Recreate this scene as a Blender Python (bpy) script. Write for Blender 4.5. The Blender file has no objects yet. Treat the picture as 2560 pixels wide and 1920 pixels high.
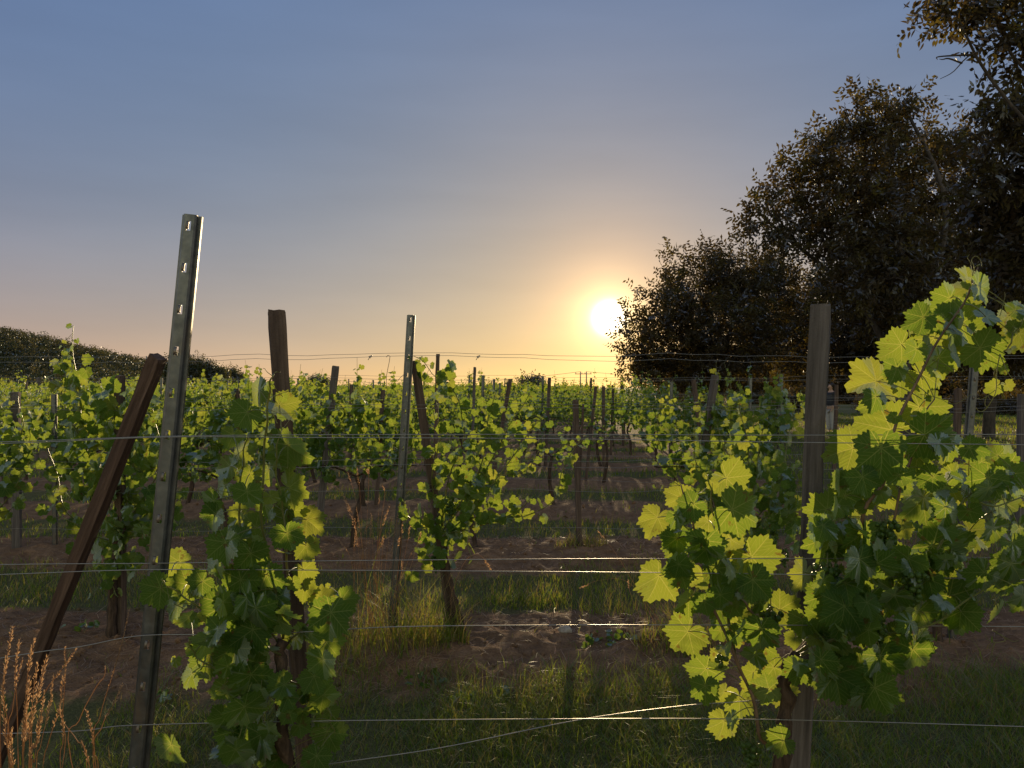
import bpy, math, random
import numpy as np
from mathutils import Vector

random.seed(11)
RNG = np.random.default_rng(11)
R = math.radians
S = bpy.context.scene
COL = S.collection

# ------------------------------------------------------------------ camera
HC, HOR, FPX = 1.6, 968.0, 1920.0           # eye height, horizon row and focal length in photo pixels (2560 wide)
cam = bpy.data.objects.new("camera", bpy.data.cameras.new("camera"))
COL.objects.link(cam)
cam.data.lens = 27.0
cam.data.sensor_width = 36.0
cam.data.clip_start = 0.05
cam.data.clip_end = 6000
cam.location = (0, 0, HC)
cam.rotation_euler = (R(90) + math.atan((HOR - 960) / FPX), 0, 0)
S.camera = cam

# ------------------------------------------------------------------ sky, sun, exposure
SUN_EL, SUN_AZ = 6.3, 5.7                   # azimuth measured from +Y towards +X
sd = Vector((math.sin(R(SUN_AZ)) * math.cos(R(SUN_EL)), math.cos(R(SUN_AZ)) * math.cos(R(SUN_EL)), math.sin(R(SUN_EL))))
world = bpy.data.worlds.new("World")
S.world = world
world.use_nodes = True
wn, wl = world.node_tree.nodes, world.node_tree.links
bg = wn['Background']
sky = wn.new('ShaderNodeTexSky')
sky.sky_type = 'NISHITA'
sky.sun_disc = False
sky.sun_elevation = R(SUN_EL)
sky.sun_rotation = R(SUN_AZ)
sky.air_density, sky.dust_density, sky.ozone_density = 0.7, 0.3, 1.0
sep = wn.new('ShaderNodeSeparateColor')
wl.new(sky.outputs[0], sep.inputs[0])
comb = wn.new('ShaderNodeCombineColor')
for i, (g, k) in enumerate(((0.48, 1.03), (0.43, 1.43), (0.08, 3.06))):   # soft tone response of the sky
    p = wn.new('ShaderNodeMath'); p.operation = 'POWER'; p.inputs[1].default_value = g
    wl.new(sep.outputs[i], p.inputs[0])
    m = wn.new('ShaderNodeMath'); m.operation = 'MULTIPLY'; m.inputs[1].default_value = k
    wl.new(p.outputs[0], m.inputs[0]); wl.new(m.outputs[0], comb.inputs[i])
# the sun's own disc and aureole, fixed to the sun's direction in the sky
tc = wn.new('ShaderNodeTexCoord')
GA = 7.25
gd = (math.sin(R(GA)) * math.cos(R(5.1)), math.cos(R(GA)) * math.cos(R(5.1)), math.sin(R(5.1)))
dot = wn.new('ShaderNodeVectorMath'); dot.operation = 'DOT_PRODUCT'; dot.inputs[1].default_value = gd
wl.new(tc.outputs['Generated'], dot.inputs[0])
acos = wn.new('ShaderNodeMath'); acos.operation = 'ARCCOSINE'; wl.new(dot.outputs['Value'], acos.inputs[0])
# added fill: sky away from the sun brightened and warmed to lift shadows
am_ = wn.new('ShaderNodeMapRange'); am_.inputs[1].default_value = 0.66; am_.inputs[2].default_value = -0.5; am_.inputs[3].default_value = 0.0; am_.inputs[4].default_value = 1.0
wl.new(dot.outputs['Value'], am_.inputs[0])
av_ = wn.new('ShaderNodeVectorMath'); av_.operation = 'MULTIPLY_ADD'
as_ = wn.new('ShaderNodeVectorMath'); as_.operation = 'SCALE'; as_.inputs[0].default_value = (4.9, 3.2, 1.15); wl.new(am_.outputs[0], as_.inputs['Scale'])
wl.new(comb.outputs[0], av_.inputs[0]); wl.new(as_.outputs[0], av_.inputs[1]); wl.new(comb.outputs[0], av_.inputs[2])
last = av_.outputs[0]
# warm dusty band above the horizon
sz_ = wn.new('ShaderNodeSeparateXYZ'); wl.new(tc.outputs['Generated'], sz_.inputs[0])
az_ = wn.new('ShaderNodeMath'); az_.operation = 'ABSOLUTE'; wl.new(sz_.outputs[2], az_.inputs[0])
hz_ = wn.new('ShaderNodeMath'); hz_.operation = 'MULTIPLY'; hz_.inputs[1].default_value = -1 / 0.12; wl.new(az_.outputs[0], hz_.inputs[0])
he_ = wn.new('ShaderNodeMath'); he_.operation = 'EXPONENT'; wl.new(hz_.outputs[0], he_.inputs[0])
hs_ = wn.new('ShaderNodeVectorMath'); hs_.operation = 'SCALE'; hs_.inputs[0].default_value = (3.4, 0.35, -1.2); wl.new(he_.outputs[0], hs_.inputs['Scale'])
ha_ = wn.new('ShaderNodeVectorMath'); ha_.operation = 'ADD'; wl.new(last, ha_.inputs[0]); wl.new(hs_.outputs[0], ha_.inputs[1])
last = ha_.outputs[0]
for width, power, col in ((0.0165, 4.0, (1.0, 0.95, 0.85)), (0.030, 0.95, (1.0, 0.95, 0.42)), (0.075, 0.66, (1.0, 0.52, 0.18)), (0.21, 0.68, (0.74, 0.13, 0.0))):
    dv = wn.new('ShaderNodeMath'); dv.operation = 'DIVIDE'; dv.inputs[1].default_value = width
    wl.new(acos.outputs[0], dv.inputs[0])
    sq = wn.new('ShaderNodeMath'); sq.operation = 'POWER'; sq.inputs[1].default_value = 2.6 if width < 0.02 else (1.6 if width < 0.2 else 1.4)
    wl.new(dv.outputs[0], sq.inputs[0])
    ng = wn.new('ShaderNodeMath'); ng.operation = 'MULTIPLY'; ng.inputs[1].default_value = -1.0
    wl.new(sq.outputs[0], ng.inputs[0])
    ex = wn.new('ShaderNodeMath'); ex.operation = 'EXPONENT'; wl.new(ng.outputs[0], ex.inputs[0])
    sc_ = wn.new('ShaderNodeVectorMath'); sc_.operation = 'SCALE'
    sc_.inputs[0].default_value = tuple(c * power * (10.0 if width < 0.2 else 3.0) for c in col)
    wl.new(ex.outputs[0], sc_.inputs['Scale'])
    ad = wn.new('ShaderNodeVectorMath'); ad.operation = 'ADD'
    wl.new(last, ad.inputs[0]); wl.new(sc_.outputs[0], ad.inputs[1])
    last = ad.outputs[0]
# faint uneven haze in the air
mp_ = wn.new('ShaderNodeMapping'); mp_.inputs['Scale'].default_value = (1.6, 1.6, 9.0); wl.new(tc.outputs['Generated'], mp_.inputs['Vector'])
nz_ = wn.new('ShaderNodeTexNoise'); nz_.inputs['Scale'].default_value = 1.7; nz_.inputs['Detail'].default_value = 4; wl.new(mp_.outputs[0], nz_.inputs['Vector'])
mr_ = wn.new('ShaderNodeMapRange'); mr_.inputs[1].default_value = 0.3; mr_.inputs[2].default_value = 0.7; mr_.inputs[3].default_value = 0.955; mr_.inputs[4].default_value = 1.05; wl.new(nz_.outputs[0], mr_.inputs[0])
hv_ = wn.new('ShaderNodeVectorMath'); hv_.operation = 'SCALE'; wl.new(last, hv_.inputs[0]); wl.new(mr_.outputs[0], hv_.inputs['Scale'])
last = hv_.outputs[0]
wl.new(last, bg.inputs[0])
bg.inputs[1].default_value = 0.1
sun = bpy.data.objects.new("sun", bpy.data.lights.new("sun", 'SUN'))
COL.objects.link(sun)
sun.data.energy = 4.6
sun.data.angle = R(0.5)
sun.data.color = (1.0, 0.74, 0.40)
sun.rotation_euler = (-sd).to_track_quat('-Z', 'Y').to_euler()
S.view_settings.view_transform = 'Standard'
S.view_settings.look = 'None'
S.view_settings.exposure = 0.12
S.view_settings.gamma = 1.0
S.cycles.max_bounces = 8
S.cycles.transparent_max_bounces = 8
S.cycles.transmission_bounces = 6


# ------------------------------------------------------------------ helpers
def at(px, py, Y):
    """photo pixel at distance Y -> point in the place"""
    return np.array(((px - 1280) / FPX * Y, Y, HC + (HOR - py) / FPX * Y))


def nrm(v):
    v = np.asarray(v, float)
    return v / np.maximum(np.linalg.norm(v, axis=-1, keepdims=True), 1e-9)


class MB:
    """collects vertices and faces; build() links them as one mesh object"""
    def __init__(self):
        self.v, self.f, self.uv, self.t, self.mi, self.sm = [], [], [], [], [], []
        self.n = 0

    def add(self, V, F, uv=None, tint=0.5, mi=0, smooth=True):
        V = np.asarray(V, float).reshape(-1, 3)
        k = len(V)
        self.v.append(V)
        self.uv.append(np.zeros((k, 2)) if uv is None else np.asarray(uv, float).reshape(-1, 2))
        self.t.append(np.full(k, tint) if np.isscalar(tint) else np.asarray(tint, float).ravel())
        for fa in (F if isinstance(F, list) else [F]):
            fa = np.asarray(fa, int)
            if len(fa):
                self.f.append(fa + self.n)
                self.mi.append(np.full(len(fa), mi))
                self.sm.append(np.full(len(fa), smooth))
        self.n += k

    def mesh(self, name, mats):
        me = bpy.data.meshes.new(name)
        V = np.concatenate(self.v)
        L = np.concatenate([a.ravel() for a in self.f])
        cnt = np.concatenate([np.full(len(a), a.shape[1]) for a in self.f])
        st = np.concatenate(([0], np.cumsum(cnt)[:-1]))
        me.vertices.add(len(V)); me.vertices.foreach_set('co', V.ravel())
        me.loops.add(len(L)); me.loops.foreach_set('vertex_index', L.astype(np.int32))
        me.polygons.add(len(cnt))
        me.polygons.foreach_set('loop_start', st.astype(np.int32))
        me.polygons.foreach_set('loop_total', cnt.astype(np.int32))
        me.polygons.foreach_set('material_index', np.concatenate(self.mi).astype(np.int32))
        me.polygons.foreach_set('use_smooth', np.concatenate(self.sm).astype(bool))
        u = me.uv_layers.new(name='UVMap')
        u.data.foreach_set('uv', np.concatenate(self.uv)[L].astype(np.float32).ravel())
        a = me.attributes.new('tint', 'FLOAT', 'POINT')
        a.data.foreach_set('value', np.concatenate(self.t).astype(np.float32))
        for m in mats:
            me.materials.append(m)
        me.update(calc_edges=True)
        me.validate()
        return me

    def build(self, name, mats, parent=None):
        return link(name, self.mesh(name, mats), parent)


def link(name, me, parent=None):
    o = bpy.data.objects.new(name, me)
    COL.objects.link(o)
    if parent is not None:
        o.parent = parent
    return o


def tag(o, label=None, cat=None, group=None, kind=None):
    if label: o['label'] = label
    if cat: o['category'] = cat
    if group: o['group'] = group
    if kind: o['kind'] = kind
    return o


def thing(name, loc, label, cat, group=None):
    o = bpy.data.objects.new(name, None)
    COL.objects.link(o)
    o.location = tuple(float(c) for c in loc)
    o.empty_display_size = 0.1
    return tag(o, label, cat, group)


def dup(o, parent=None):
    c = o.copy()
    COL.objects.link(c)
    if parent is not None:
        c.parent = parent
    for ch in list(o.children):
        dup(ch, c)
    return c


def tube(mb, pts, rad, sides=6, tint=0.5, mi=0, cap=True):
    P = np.asarray(pts, float)
    n = len(P)
    r = np.full(n, rad) if np.isscalar(rad) else np.asarray(rad, float)
    T = nrm(np.gradient(P, axis=0))
    ref = np.array((0.31, 0.87, 0.38))
    A = nrm(np.cross(T, ref)); B = np.cross(T, A)
    th = np.arange(sides) * 2 * math.pi / sides
    V = P[:, None, :] + r[:, None, None] * (np.cos(th)[None, :, None] * A[:, None, :] + np.sin(th)[None, :, None] * B[:, None, :])
    i = np.arange(n - 1)[:, None] * sides; j = np.arange(sides)[None, :]; j2 = (j + 1) % sides
    F = [np.stack([i + j, i + j2, i + sides + j2, i + sides + j], -1).reshape(-1, 4)]
    if cap and sides >= 3:
        F += [np.arange(sides)[None, ::-1], (np.arange(sides) + (n - 1) * sides)[None, :]]
    d = np.concatenate(([0], np.cumsum(np.linalg.norm(np.diff(P, axis=0), axis=1))))
    uv = np.stack(np.broadcast_arrays(th[None, :] / 6.283, d[:, None]), -1)
    mb.add(V, F, uv, tint, mi)


def spline(pts, n=24):
    """Catmull-Rom through control points"""
    P = np.asarray(pts, float)
    if len(P) < 3:
        t = np.linspace(0, 1, n)[:, None]
        return P[0] * (1 - t) + P[-1] * t
    Q = np.vstack([2 * P[0] - P[1], P, 2 * P[-1] - P[-2]])
    u = np.linspace(0, len(P) - 1 - 1e-6, n)
    k = u.astype(int); f = (u - k)[:, None]
    a, b, c, d = Q[k], Q[k + 1], Q[k + 2], Q[k + 3]
    return 0.5 * (2 * b + (c - a) * f + (2 * a - 5 * b + 4 * c - d) * f ** 2 + (3 * b - a - 3 * c + d) * f ** 3)


def vnoise(x, y, seed=0):
    """smooth 2-D value noise in -1..1"""
    g = np.random.default_rng(seed).uniform(-1, 1, (256, 256))
    xi, yi = np.floor(x).astype(int), np.floor(y).astype(int)
    fx, fy = x - xi, y - yi
    fx, fy = fx * fx * (3 - 2 * fx), fy * fy * (3 - 2 * fy)
    a = g[xi % 256, yi % 256]; b = g[(xi + 1) % 256, yi % 256]
    c = g[xi % 256, (yi + 1) % 256]; d = g[(xi + 1) % 256, (yi + 1) % 256]
    return (a * (1 - fx) + b * fx) * (1 - fy) + (c * (1 - fx) + d * fx) * fy


# ------------------------------------------------------------------ materials
class NT:
    def __init__(self, name):
        self.m = bpy.data.materials.new(name)
        self.m.use_nodes = True
        self.n, self.l = self.m.node_tree.nodes, self.m.node_tree.links
        self.n.clear()
        self.out = self.n.new('ShaderNodeOutputMaterial')

    def put(self, sock, val):
        if isinstance(val, bpy.types.NodeSocket):
            self.l.new(val, sock)
        elif val is not None:
            if isinstance(val, (tuple, list)) and sock.type == 'RGBA' and len(val) == 3:
                val = (*val, 1)
            sock.default_value = val

    def math(self, op, a, b=None, c=None):
        n = self.n.new('ShaderNodeMath'); n.operation = op
        for s, v in zip(n.inputs, (a, b, c)):
            if v is not None: self.put(s, v)
        return n.outputs[0]

    def mix(self, f, a, b):
        n = self.n.new('ShaderNodeMix'); n.data_type = 'RGBA'
        self.put(n.inputs[0], f); self.put(n.inputs[6], a); self.put(n.inputs[7], b)
        return n.outputs[2]

    def noise(self, scale, detail=3, vec=None, rough=0.55):
        n = self.n.new('ShaderNodeTexNoise')
        n.inputs['Scale'].default_value = scale; n.inputs['Detail'].default_value = detail
        n.inputs['Roughness'].default_value = rough
        if vec is not None: self.l.new(vec, n.inputs['Vector'])
        return n.outputs[0]

    def ramp(self, f, *stops):
        n = self.n.new('ShaderNodeValToRGB')
        e = n.color_ramp.elements
        while len(e) < len(stops): e.new(0.5)
        for q, (p, c) in zip(e, stops):
            q.position = p; q.color = (*c, 1) if len(c) == 3 else c
        self.put(n.inputs[0], f)
        return n.outputs[0]

    def smooth(self, v, lo, hi):
        n = self.n.new('ShaderNodeMapRange'); n.interpolation_type = 'SMOOTHSTEP'
        self.put(n.inputs[0], v); n.inputs[1].default_value = lo; n.inputs[2].default_value = hi
        return n.outputs[0]

    def attr(self, name):
        n = self.n.new('ShaderNodeAttribute'); n.attribute_name = name
        return n

    def bump(self, h, strength, dist=0.01):
        n = self.n.new('ShaderNodeBump')
        n.inputs['Strength'].default_value = strength; n.inputs['Distance'].default_value = dist
        self.l.new(h, n.inputs['Height'])
        return n.outputs[0]

    def stretch(self, vec, s):
        n = self.n.new('ShaderNodeMapping'); n.inputs['Scale'].default_value = s
        self.l.new(vec, n.inputs['Vector'])
        return n.outputs[0]

    def objco(self):
        return self.n.new('ShaderNodeTexCoord').outputs['Object']

    def bsdf(self, color, rough=0.8, metal=0.0, normal=None, spec=None, **kw):
        n = self.n.new('ShaderNodeBsdfPrincipled')
        self.put(n.inputs['Base Color'], color); self.put(n.inputs['Roughness'], rough)
        self.put(n.inputs['Metallic'], metal)
        if normal is not None: self.l.new(normal, n.inputs['Normal'])
        if spec is not None: n.inputs['Specular IOR Level'].default_value = spec
        for k, v in kw.items(): self.put(n.inputs[k.replace('_', ' ')], v)
        self.l.new(n.outputs[0], self.out.inputs[0])
        return n

    def leafy(self, dcol, tcol, fac=0.55, gloss=0.05, rough=0.42, normal=None):
        d = self.n.new('ShaderNodeBsdfDiffuse'); t = self.n.new('ShaderNodeBsdfTranslucent')
        self.put(d.inputs[0], dcol); self.put(t.inputs[0], tcol)
        mx = self.n.new('ShaderNodeMixShader'); self.put(mx.inputs[0], fac)
        self.l.new(d.outputs[0], mx.inputs[1]); self.l.new(t.outputs[0], mx.inputs[2])
        g = self.n.new('ShaderNodeBsdfGlossy'); g.inputs['Roughness'].default_value = rough
        g.inputs[0].default_value = (0.9, 0.95, 1, 1)
        m2 = self.n.new('ShaderNodeMixShader')
        fr = self.n.new('ShaderNodeFresnel'); fr.inputs[0].default_value = 1.4
        self.put(m2.inputs[0], self.math('MULTIPLY', fr.outputs[0], gloss * 14))
        self.l.new(mx.outputs[0], m2.inputs[1]); self.l.new(g.outputs[0], m2.inputs[2])
        if normal is not None:
            for q in (d, t, g): self.l.new(normal, q.inputs['Normal'])
        self.l.new(m2.outputs[0], self.out.inputs[0])
        return self.m


def make_vine_leaf(name, veins):
    q = NT(name)
    tint = q.attr('tint').outputs['Fac']
    big = q.noise(3.0, 2, q.objco())
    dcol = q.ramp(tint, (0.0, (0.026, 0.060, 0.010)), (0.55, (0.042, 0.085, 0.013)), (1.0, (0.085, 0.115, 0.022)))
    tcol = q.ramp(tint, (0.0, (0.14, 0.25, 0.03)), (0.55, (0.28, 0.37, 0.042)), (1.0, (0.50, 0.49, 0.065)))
    nm = None
    spot = q.math('MULTIPLY', q.smooth(q.noise(34, 3, q.objco()), 0.64, 0.70), 0.75)
    if veins:
        uv = q.n.new('ShaderNodeUVMap').outputs[0]
        s = q.n.new('ShaderNodeSeparateXYZ'); q.l.new(uv, s.inputs[0])
        au = q.math('ABSOLUTE', s.outputs[0])
        ang = q.math('ARCTAN2', au, s.outputs[1])
        step = R(51)
        near = q.math('MULTIPLY', q.math('ROUND', q.math('DIVIDE', ang, step)), step)
        da = q.math('SUBTRACT', ang, near)
        r = q.math('SQRT', q.math('ADD', q.math('MULTIPLY', au, au), q.math('MULTIPLY', s.outputs[1], s.outputs[1])))
        d = q.math('ABSOLUTE', q.math('MULTIPLY', r, q.math('SINE', da)))
        t = q.math('MULTIPLY', r, q.math('COSINE', da))
        wid = q.math('SUBTRACT', 0.022, q.math('MULTIPLY', t, 0.013))
        main = q.math('SUBTRACT', 1.0, q.smooth(q.math('DIVIDE', d, wid), 0.45, 1.15))
        fr = q.math('FRACT', q.math('MULTIPLY', q.math('SUBTRACT', t, q.math('MULTIPLY', d, 1.15)), 6.5))
        dd = q.math('ABSOLUTE', q.math('SUBTRACT', fr, 0.5))
        sec = q.math('MULTIPLY', q.math('SUBTRACT', 1.0, q.smooth(dd, 0.035, 0.10)), 0.55)
        vein = q.math('MAXIMUM', main, sec)
        tcol = q.mix(q.math('MULTIPLY', vein, 0.62), tcol, (0.72, 0.68, 0.17))
        dcol = q.mix(q.math('MULTIPLY', vein, 0.6), dcol, (0.13, 0.17, 0.05))
        mott = q.noise(60, 2, uv)
        tcol = q.mix(q.smooth(mott, 0.35, 0.75), q.mix(0.25, tcol, (0.1, 0.2, 0.01)), tcol)
        nm = q.bump(q.math('ADD', q.math('MULTIPLY', vein, -1.0), q.math('MULTIPLY', dd, 0.6)), 0.35, 0.004)
    tcol = q.mix(q.math('MULTIPLY', big, 0.25), tcol, (0.30, 0.36, 0.02))
    dcol = q.mix(spot, dcol, (0.10, 0.055, 0.02)); tcol = q.mix(spot, tcol, (0.22, 0.13, 0.03))
    return q.leafy(dcol, tcol, 0.60, 0.009, 0.5, nm)


M = {}
M['leaf'] = make_vine_leaf('vine_leaf', True)
M['leaf_far'] = make_vine_leaf('vine_leaf_far', False)

q = NT('green_stem')
M['stem'] = q.leafy(q.ramp(q.attr('tint').outputs['Fac'], (0, (0.06, 0.055, 0.02)), (1, (0.14, 0.15, 0.03))), (0.45, 0.40, 0.06), 0.35, 0.05)
q = NT('vine_bark')
co = q.objco()
nz = q.noise(22, 5, q.stretch(co, (3, 3, 0.5)))
q.bsdf(q.ramp(nz, (0.3, (0.022, 0.013, 0.009)), (0.7, (0.095, 0.058, 0.038))), 0.92, normal=q.bump(nz, 1.0, 0.02), spec=0.2)
M['bark'] = q.m
q = NT('brown_cane')
q.bsdf(q.ramp(q.noise(30, 3, q.objco()), (0.3, (0.07, 0.035, 0.018)), (0.8, (0.17, 0.10, 0.05))), 0.6)
M['cane'] = q.m
q = NT('grape_skin')
q.leafy((0.05, 0.085, 0.018), (0.30, 0.36, 0.05), 0.42, 0.03, 0.32)
M['grape'] = q.m


def wood(name, a, b, c):
    q = NT(name)
    co = q.objco()
    gr = q.noise(28, 6, q.stretch(co, (2.2, 2.2, 0.10)), 0.65)
    blot = q.noise(5, 3, q.stretch(co, (1, 1, 0.4)))
    col = q.ramp(gr, (0.28, a), (0.52, b), (0.78, c))
    col = q.mix(q.smooth(blot, 0.55, 0.8), col, tuple(x * 0.6 for x in b))
    h = q.math('ADD', gr, q.math('MULTIPLY', q.noise(160, 2, co), 0.25))
    q.bsdf(col, 0.9, normal=q.bump(h, 0.9, 0.008), spec=0.2)
    return q.m


M['wood'] = wood('weathered_brown_wood', (0.034, 0.021, 0.016), (0.085, 0.055, 0.041), (0.16, 0.108, 0.08))
M['wood_red'] = wood('reddish_wood', (0.03, 0.017, 0.013), (0.078, 0.045, 0.033), (0.16, 0.098, 0.07))
M['wood_grey'] = wood('grey_wood', (0.042, 0.033, 0.030), (0.095, 0.076, 0.068), (0.17, 0.14, 0.127))

q = NT('galvanised_steel')
co = q.objco()
sp = q.noise(70, 4, co)
lg = q.noise(6, 3, q.stretch(co, (1, 1, 0.3)))
zz = q.n.new('ShaderNodeSeparateXYZ'); q.l.new(co, zz.inputs[0])
dirt = q.math('MULTIPLY', q.smooth(q.math('ADD', q.noise(14, 4, q.stretch(co, (1, 1, .35))), q.math('MULTIPLY', zz.outputs[2], -0.12)), 0.36, 0.62), 0.75)
zinc = q.ramp(q.math('ADD', q.math('MULTIPLY', lg, .5), q.math('MULTIPLY', q.noise(38, 3, co), .5)), (0.32, (0.055, 0.055, 0.059)), (0.5, (0.095, 0.096, 0.10)), (0.72, (0.155, 0.154, 0.157)))
q.bsdf(q.mix(dirt, zinc, (0.15, 0.105, 0.075)), q.ramp(sp, (0.3, (0.34,) * 3), (0.8, (0.55,) * 3)), 0.68,
       normal=q.bump(sp, 0.12, 0.002))
M['steel'] = q.m
q = NT('trellis_wire')
q.bsdf((0.22, 0.20, 0.18), 0.38, 0.85)
M['wire'] = q.m

q = NT('soil_and_turf')
geo = q.n.new('ShaderNodeNewGeometry').outputs['Position']
s = q.n.new('ShaderNodeSeparateXYZ'); q.l.new(geo, s.inputs[0])
n1 = q.noise(1.1, 4, geo); n2 = q.noise(9, 5, geo, 0.65); n3 = q.noise(70, 4, geo, 0.7)
yy = q.math('ADD', s.outputs[1], q.math('MULTIPLY', q.math('SUBTRACT', n1, 0.5), 1.3))
yy = q.math('ADD', yy, q.math('MULTIPLY', q.math('SUBTRACT', n2, 0.5), 0.5))
ph = q.math('PINGPONG', q.math('SUBTRACT', yy, 2.1), 1.35)      # 0 under a row, 1.35 midway
turf = q.smooth(ph, 0.72, 0.98)
turf = q.math('MAXIMUM', turf, q.smooth(s.outputs[0], 3.6, 5.6))
soil = q.ramp(q.math('ADD', q.math('MULTIPLY', n2, 0.6), q.math('MULTIPLY', n3, 0.4)), (0.25, (0.075, 0.037, 0.019)), (0.5, (0.185, 0.098, 0.052)), (0.75, (0.35, 0.20, 0.115)))
grs = q.ramp(n3, (0.3, (0.045, 0.046, 0.014)), (0.55, (0.10, 0.088, 0.03)), (0.8, (0.20, 0.15, 0.07)))
q.bsdf(q.mix(turf, soil, grs), 0.95, normal=q.bump(q.math('ADD', n3, q.math('MULTIPLY', n2, 1.5)), 0.9, 0.03), spec=0.15)
M['ground'] = q.m

q = NT('grass_blade')
tint = q.attr('tint').outputs['Fac']
M['grass'] = q.leafy(q.ramp(tint, (0, (0.03, 0.055, 0.009)), (0.6, (0.065, 0.085, 0.013)), (0.8, (0.14, 0.11, 0.032)), (1, (0.24, 0.16, 0.065))),
                     q.ramp(tint, (0, (0.22, 0.33, 0.025)), (0.6, (0.44, 0.50, 0.04)), (0.8, (0.5, 0.40, 0.08)), (1, (0.40, 0.26, 0.09))), 0.5, 0.004)
q = NT('dry_straw')
tint = q.attr('tint').outputs['Fac']
M['straw'] = q.leafy(q.ramp(tint, (0, (0.12, 0.07, 0.036)), (1, (0.32, 0.20, 0.11))), q.ramp(tint, (0, (0.48, 0.28, 0.13)), (1, (0.92, 0.58, 0.32))), 0.5, 0.005)

q = NT('tree_leaf')
tint = q.attr('tint').outputs['Fac']
M['tree_leaf'] = q.leafy(q.ramp(tint, (0, (0.030, 0.020, 0.014)), (0.6, (0.042, 0.031, 0.018)), (1, (0.06, 0.050, 0.022))),
                         q.ramp(tint, (0, (0.07, 0.045, 0.014)), (0.6, (0.11, 0.078, 0.018)), (1, (0.20, 0.16, 0.026))), 0.45, 0.008)
q = NT('wood_leaf')
tint = q.attr('tint').outputs['Fac']
M['hill_leaf'] = q.leafy(q.ramp(tint, (0, (0.020, 0.026, 0.010)), (0.5, (0.036, 0.042, 0.014)), (0.8, (0.07, 0.058, 0.022)), (1, (0.10, 0.075, 0.03))),
                         q.ramp(tint, (0, (0.05, 0.06, 0.012)), (1, (0.16, 0.13, 0.03))), 0.35, 0.02)
q = NT('tree_bark')
nz = q.noise(9, 5, q.stretch(q.objco(), (2, 2, 0.5)))
q.bsdf(q.ramp(nz, (0.3, (0.018, 0.013, 0.010)), (0.7, (0.07, 0.052, 0.042))), 0.95, normal=q.bump(nz, 0.8, 0.04))
M['tree_bark'] = q.m
q = NT('hill_soil')
q.bsdf(q.ramp(q.noise(0.2, 4, q.objco()), (0.3, (0.02, 0.022, 0.01)), (0.7, (0.05, 0.045, 0.02))), 0.95)
M['hill'] = q.m
for nm_, c, ro in (('skin', (0.42, 0.25, 0.18), 0.55), ('dark_cloth', (0.022, 0.022, 0.03), 0.9), ('grey_cloth', (0.36, 0.33, 0.31), 0.9), ('dark_hair', (0.02, 0.014, 0.01), 0.7), ('shoe', (0.03, 0.028, 0.026), 0.7)):
    q = NT(nm_)
    q.bsdf(q.mix(q.math('MULTIPLY', q.noise(40, 3, q.objco()), 0.5), c, tuple(x * 0.75 for x in c)), ro)
    M[nm_] = q.m
q = NT('stone')
nz = q.noise(30, 4, q.objco())
q.bsdf(q.ramp(nz, (0.3, (0.16, 0.12, 0.10)), (0.7, (0.30, 0.25, 0.21))), 0.9, normal=q.bump(nz, 0.6, 0.01))
M['stone'] = q.m
q = NT('insulator_grey')
q.bsdf((0.12, 0.11, 0.10), 0.5)
M['insul'] = q.m


# ------------------------------------------------------------------ ground
ROW0, PITCH = 2.1, 2.7


def row_y(k):                                   # k = 1 is the nearest row
    return ROW0 + PITCH * (k - 1)


def row_phase(y):
    d = np.abs((y - ROW0) % PITCH)
    return np.minimum(d, PITCH - d)             # 0 under the vines, 1.35 midway


def ground_z(x, y):
    x = np.asarray(x, float); y = np.asarray(y, float)
    ph = row_phase(y)
    near = np.clip(1 - (np.hypot(x, y) - 10) / 25, 0, 1) * np.clip((5.5 - x) / 2, 0, 1)
    soil = np.clip((0.95 - ph) / 0.4, 0, 1)
    h = 0.035 * np.cos(np.minimum(ph, 1.0) * math.pi / 1.0) * near
    h = h + near * soil * (0.030 * vnoise(x * 3.1, y * 3.1, 1) + 0.022 * vnoise(x * 8.7, y * 8.7, 2) + 0.012 * vnoise(x * 19, y * 19, 3) + 0.006 * vnoise(x * 41, y * 41, 4))
    h = h + near * 0.02 * vnoise(x * 1.3, y * 1.3, 5)
    return h


def graded(a, b, d, lo, hi, g=1.16):
    core = list(np.arange(a, b + d / 2, d))
    up, s, v = [], d, core[-1]
    while v < hi:
        s *= g; v += s; up.append(v)
    dn, s, v = [], d, core[0]
    while v > lo:
        s *= g; v -= s; dn.append(v)
    return np.array(dn[::-1] + core + up)


gx, gy = graded(-4.6, 4.6, 0.025, -4000, 4000), graded(2.4, 9.0, 0.025, -60, 5000)
X, Y_ = np.meshgrid(gx, gy)
Z = ground_z(X, Y_)
mb = MB()
nx, ny = len(gx), len(gy)
i = (np.arange(ny - 1)[:, None] * nx + np.arange(nx - 1)[None, :]).ravel()
mb.add(np.stack([X, Y_, Z], -1), np.stack([i, i + 1, i + nx + 1, i + nx], -1))
tag(mb.build('ground', [M['ground']]), kind='structure')


def gz(x, y):
    return float(ground_z(np.array([x]), np.array([y]))[0])


# ------------------------------------------------------------------ grape leaf templates
def leaf_outline(n, teeth):
    th = (np.arange(n) / n) * 2 * math.pi - math.pi        # 0 = tip
    a = np.degrees(np.abs(th))
    r = np.interp(a, [0, 13, 26, 40, 51, 64, 77, 90, 103, 118, 132, 150, 165, 174, 180],
                  [1.04, .88, .79, .86, .97, .83, .73, .78, .85, .73, .66, .60, .46, .26, .06])
    if teeth:
        ph = (a * teeth / 180.0) % 1.0
        r = r * (1 + 0.17 * (np.where(ph < 0.65, ph / 0.65, (1 - ph) / 0.35) - 0.55) * np.clip((172 - a) / 20, 0, 1))
    return th, r


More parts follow.
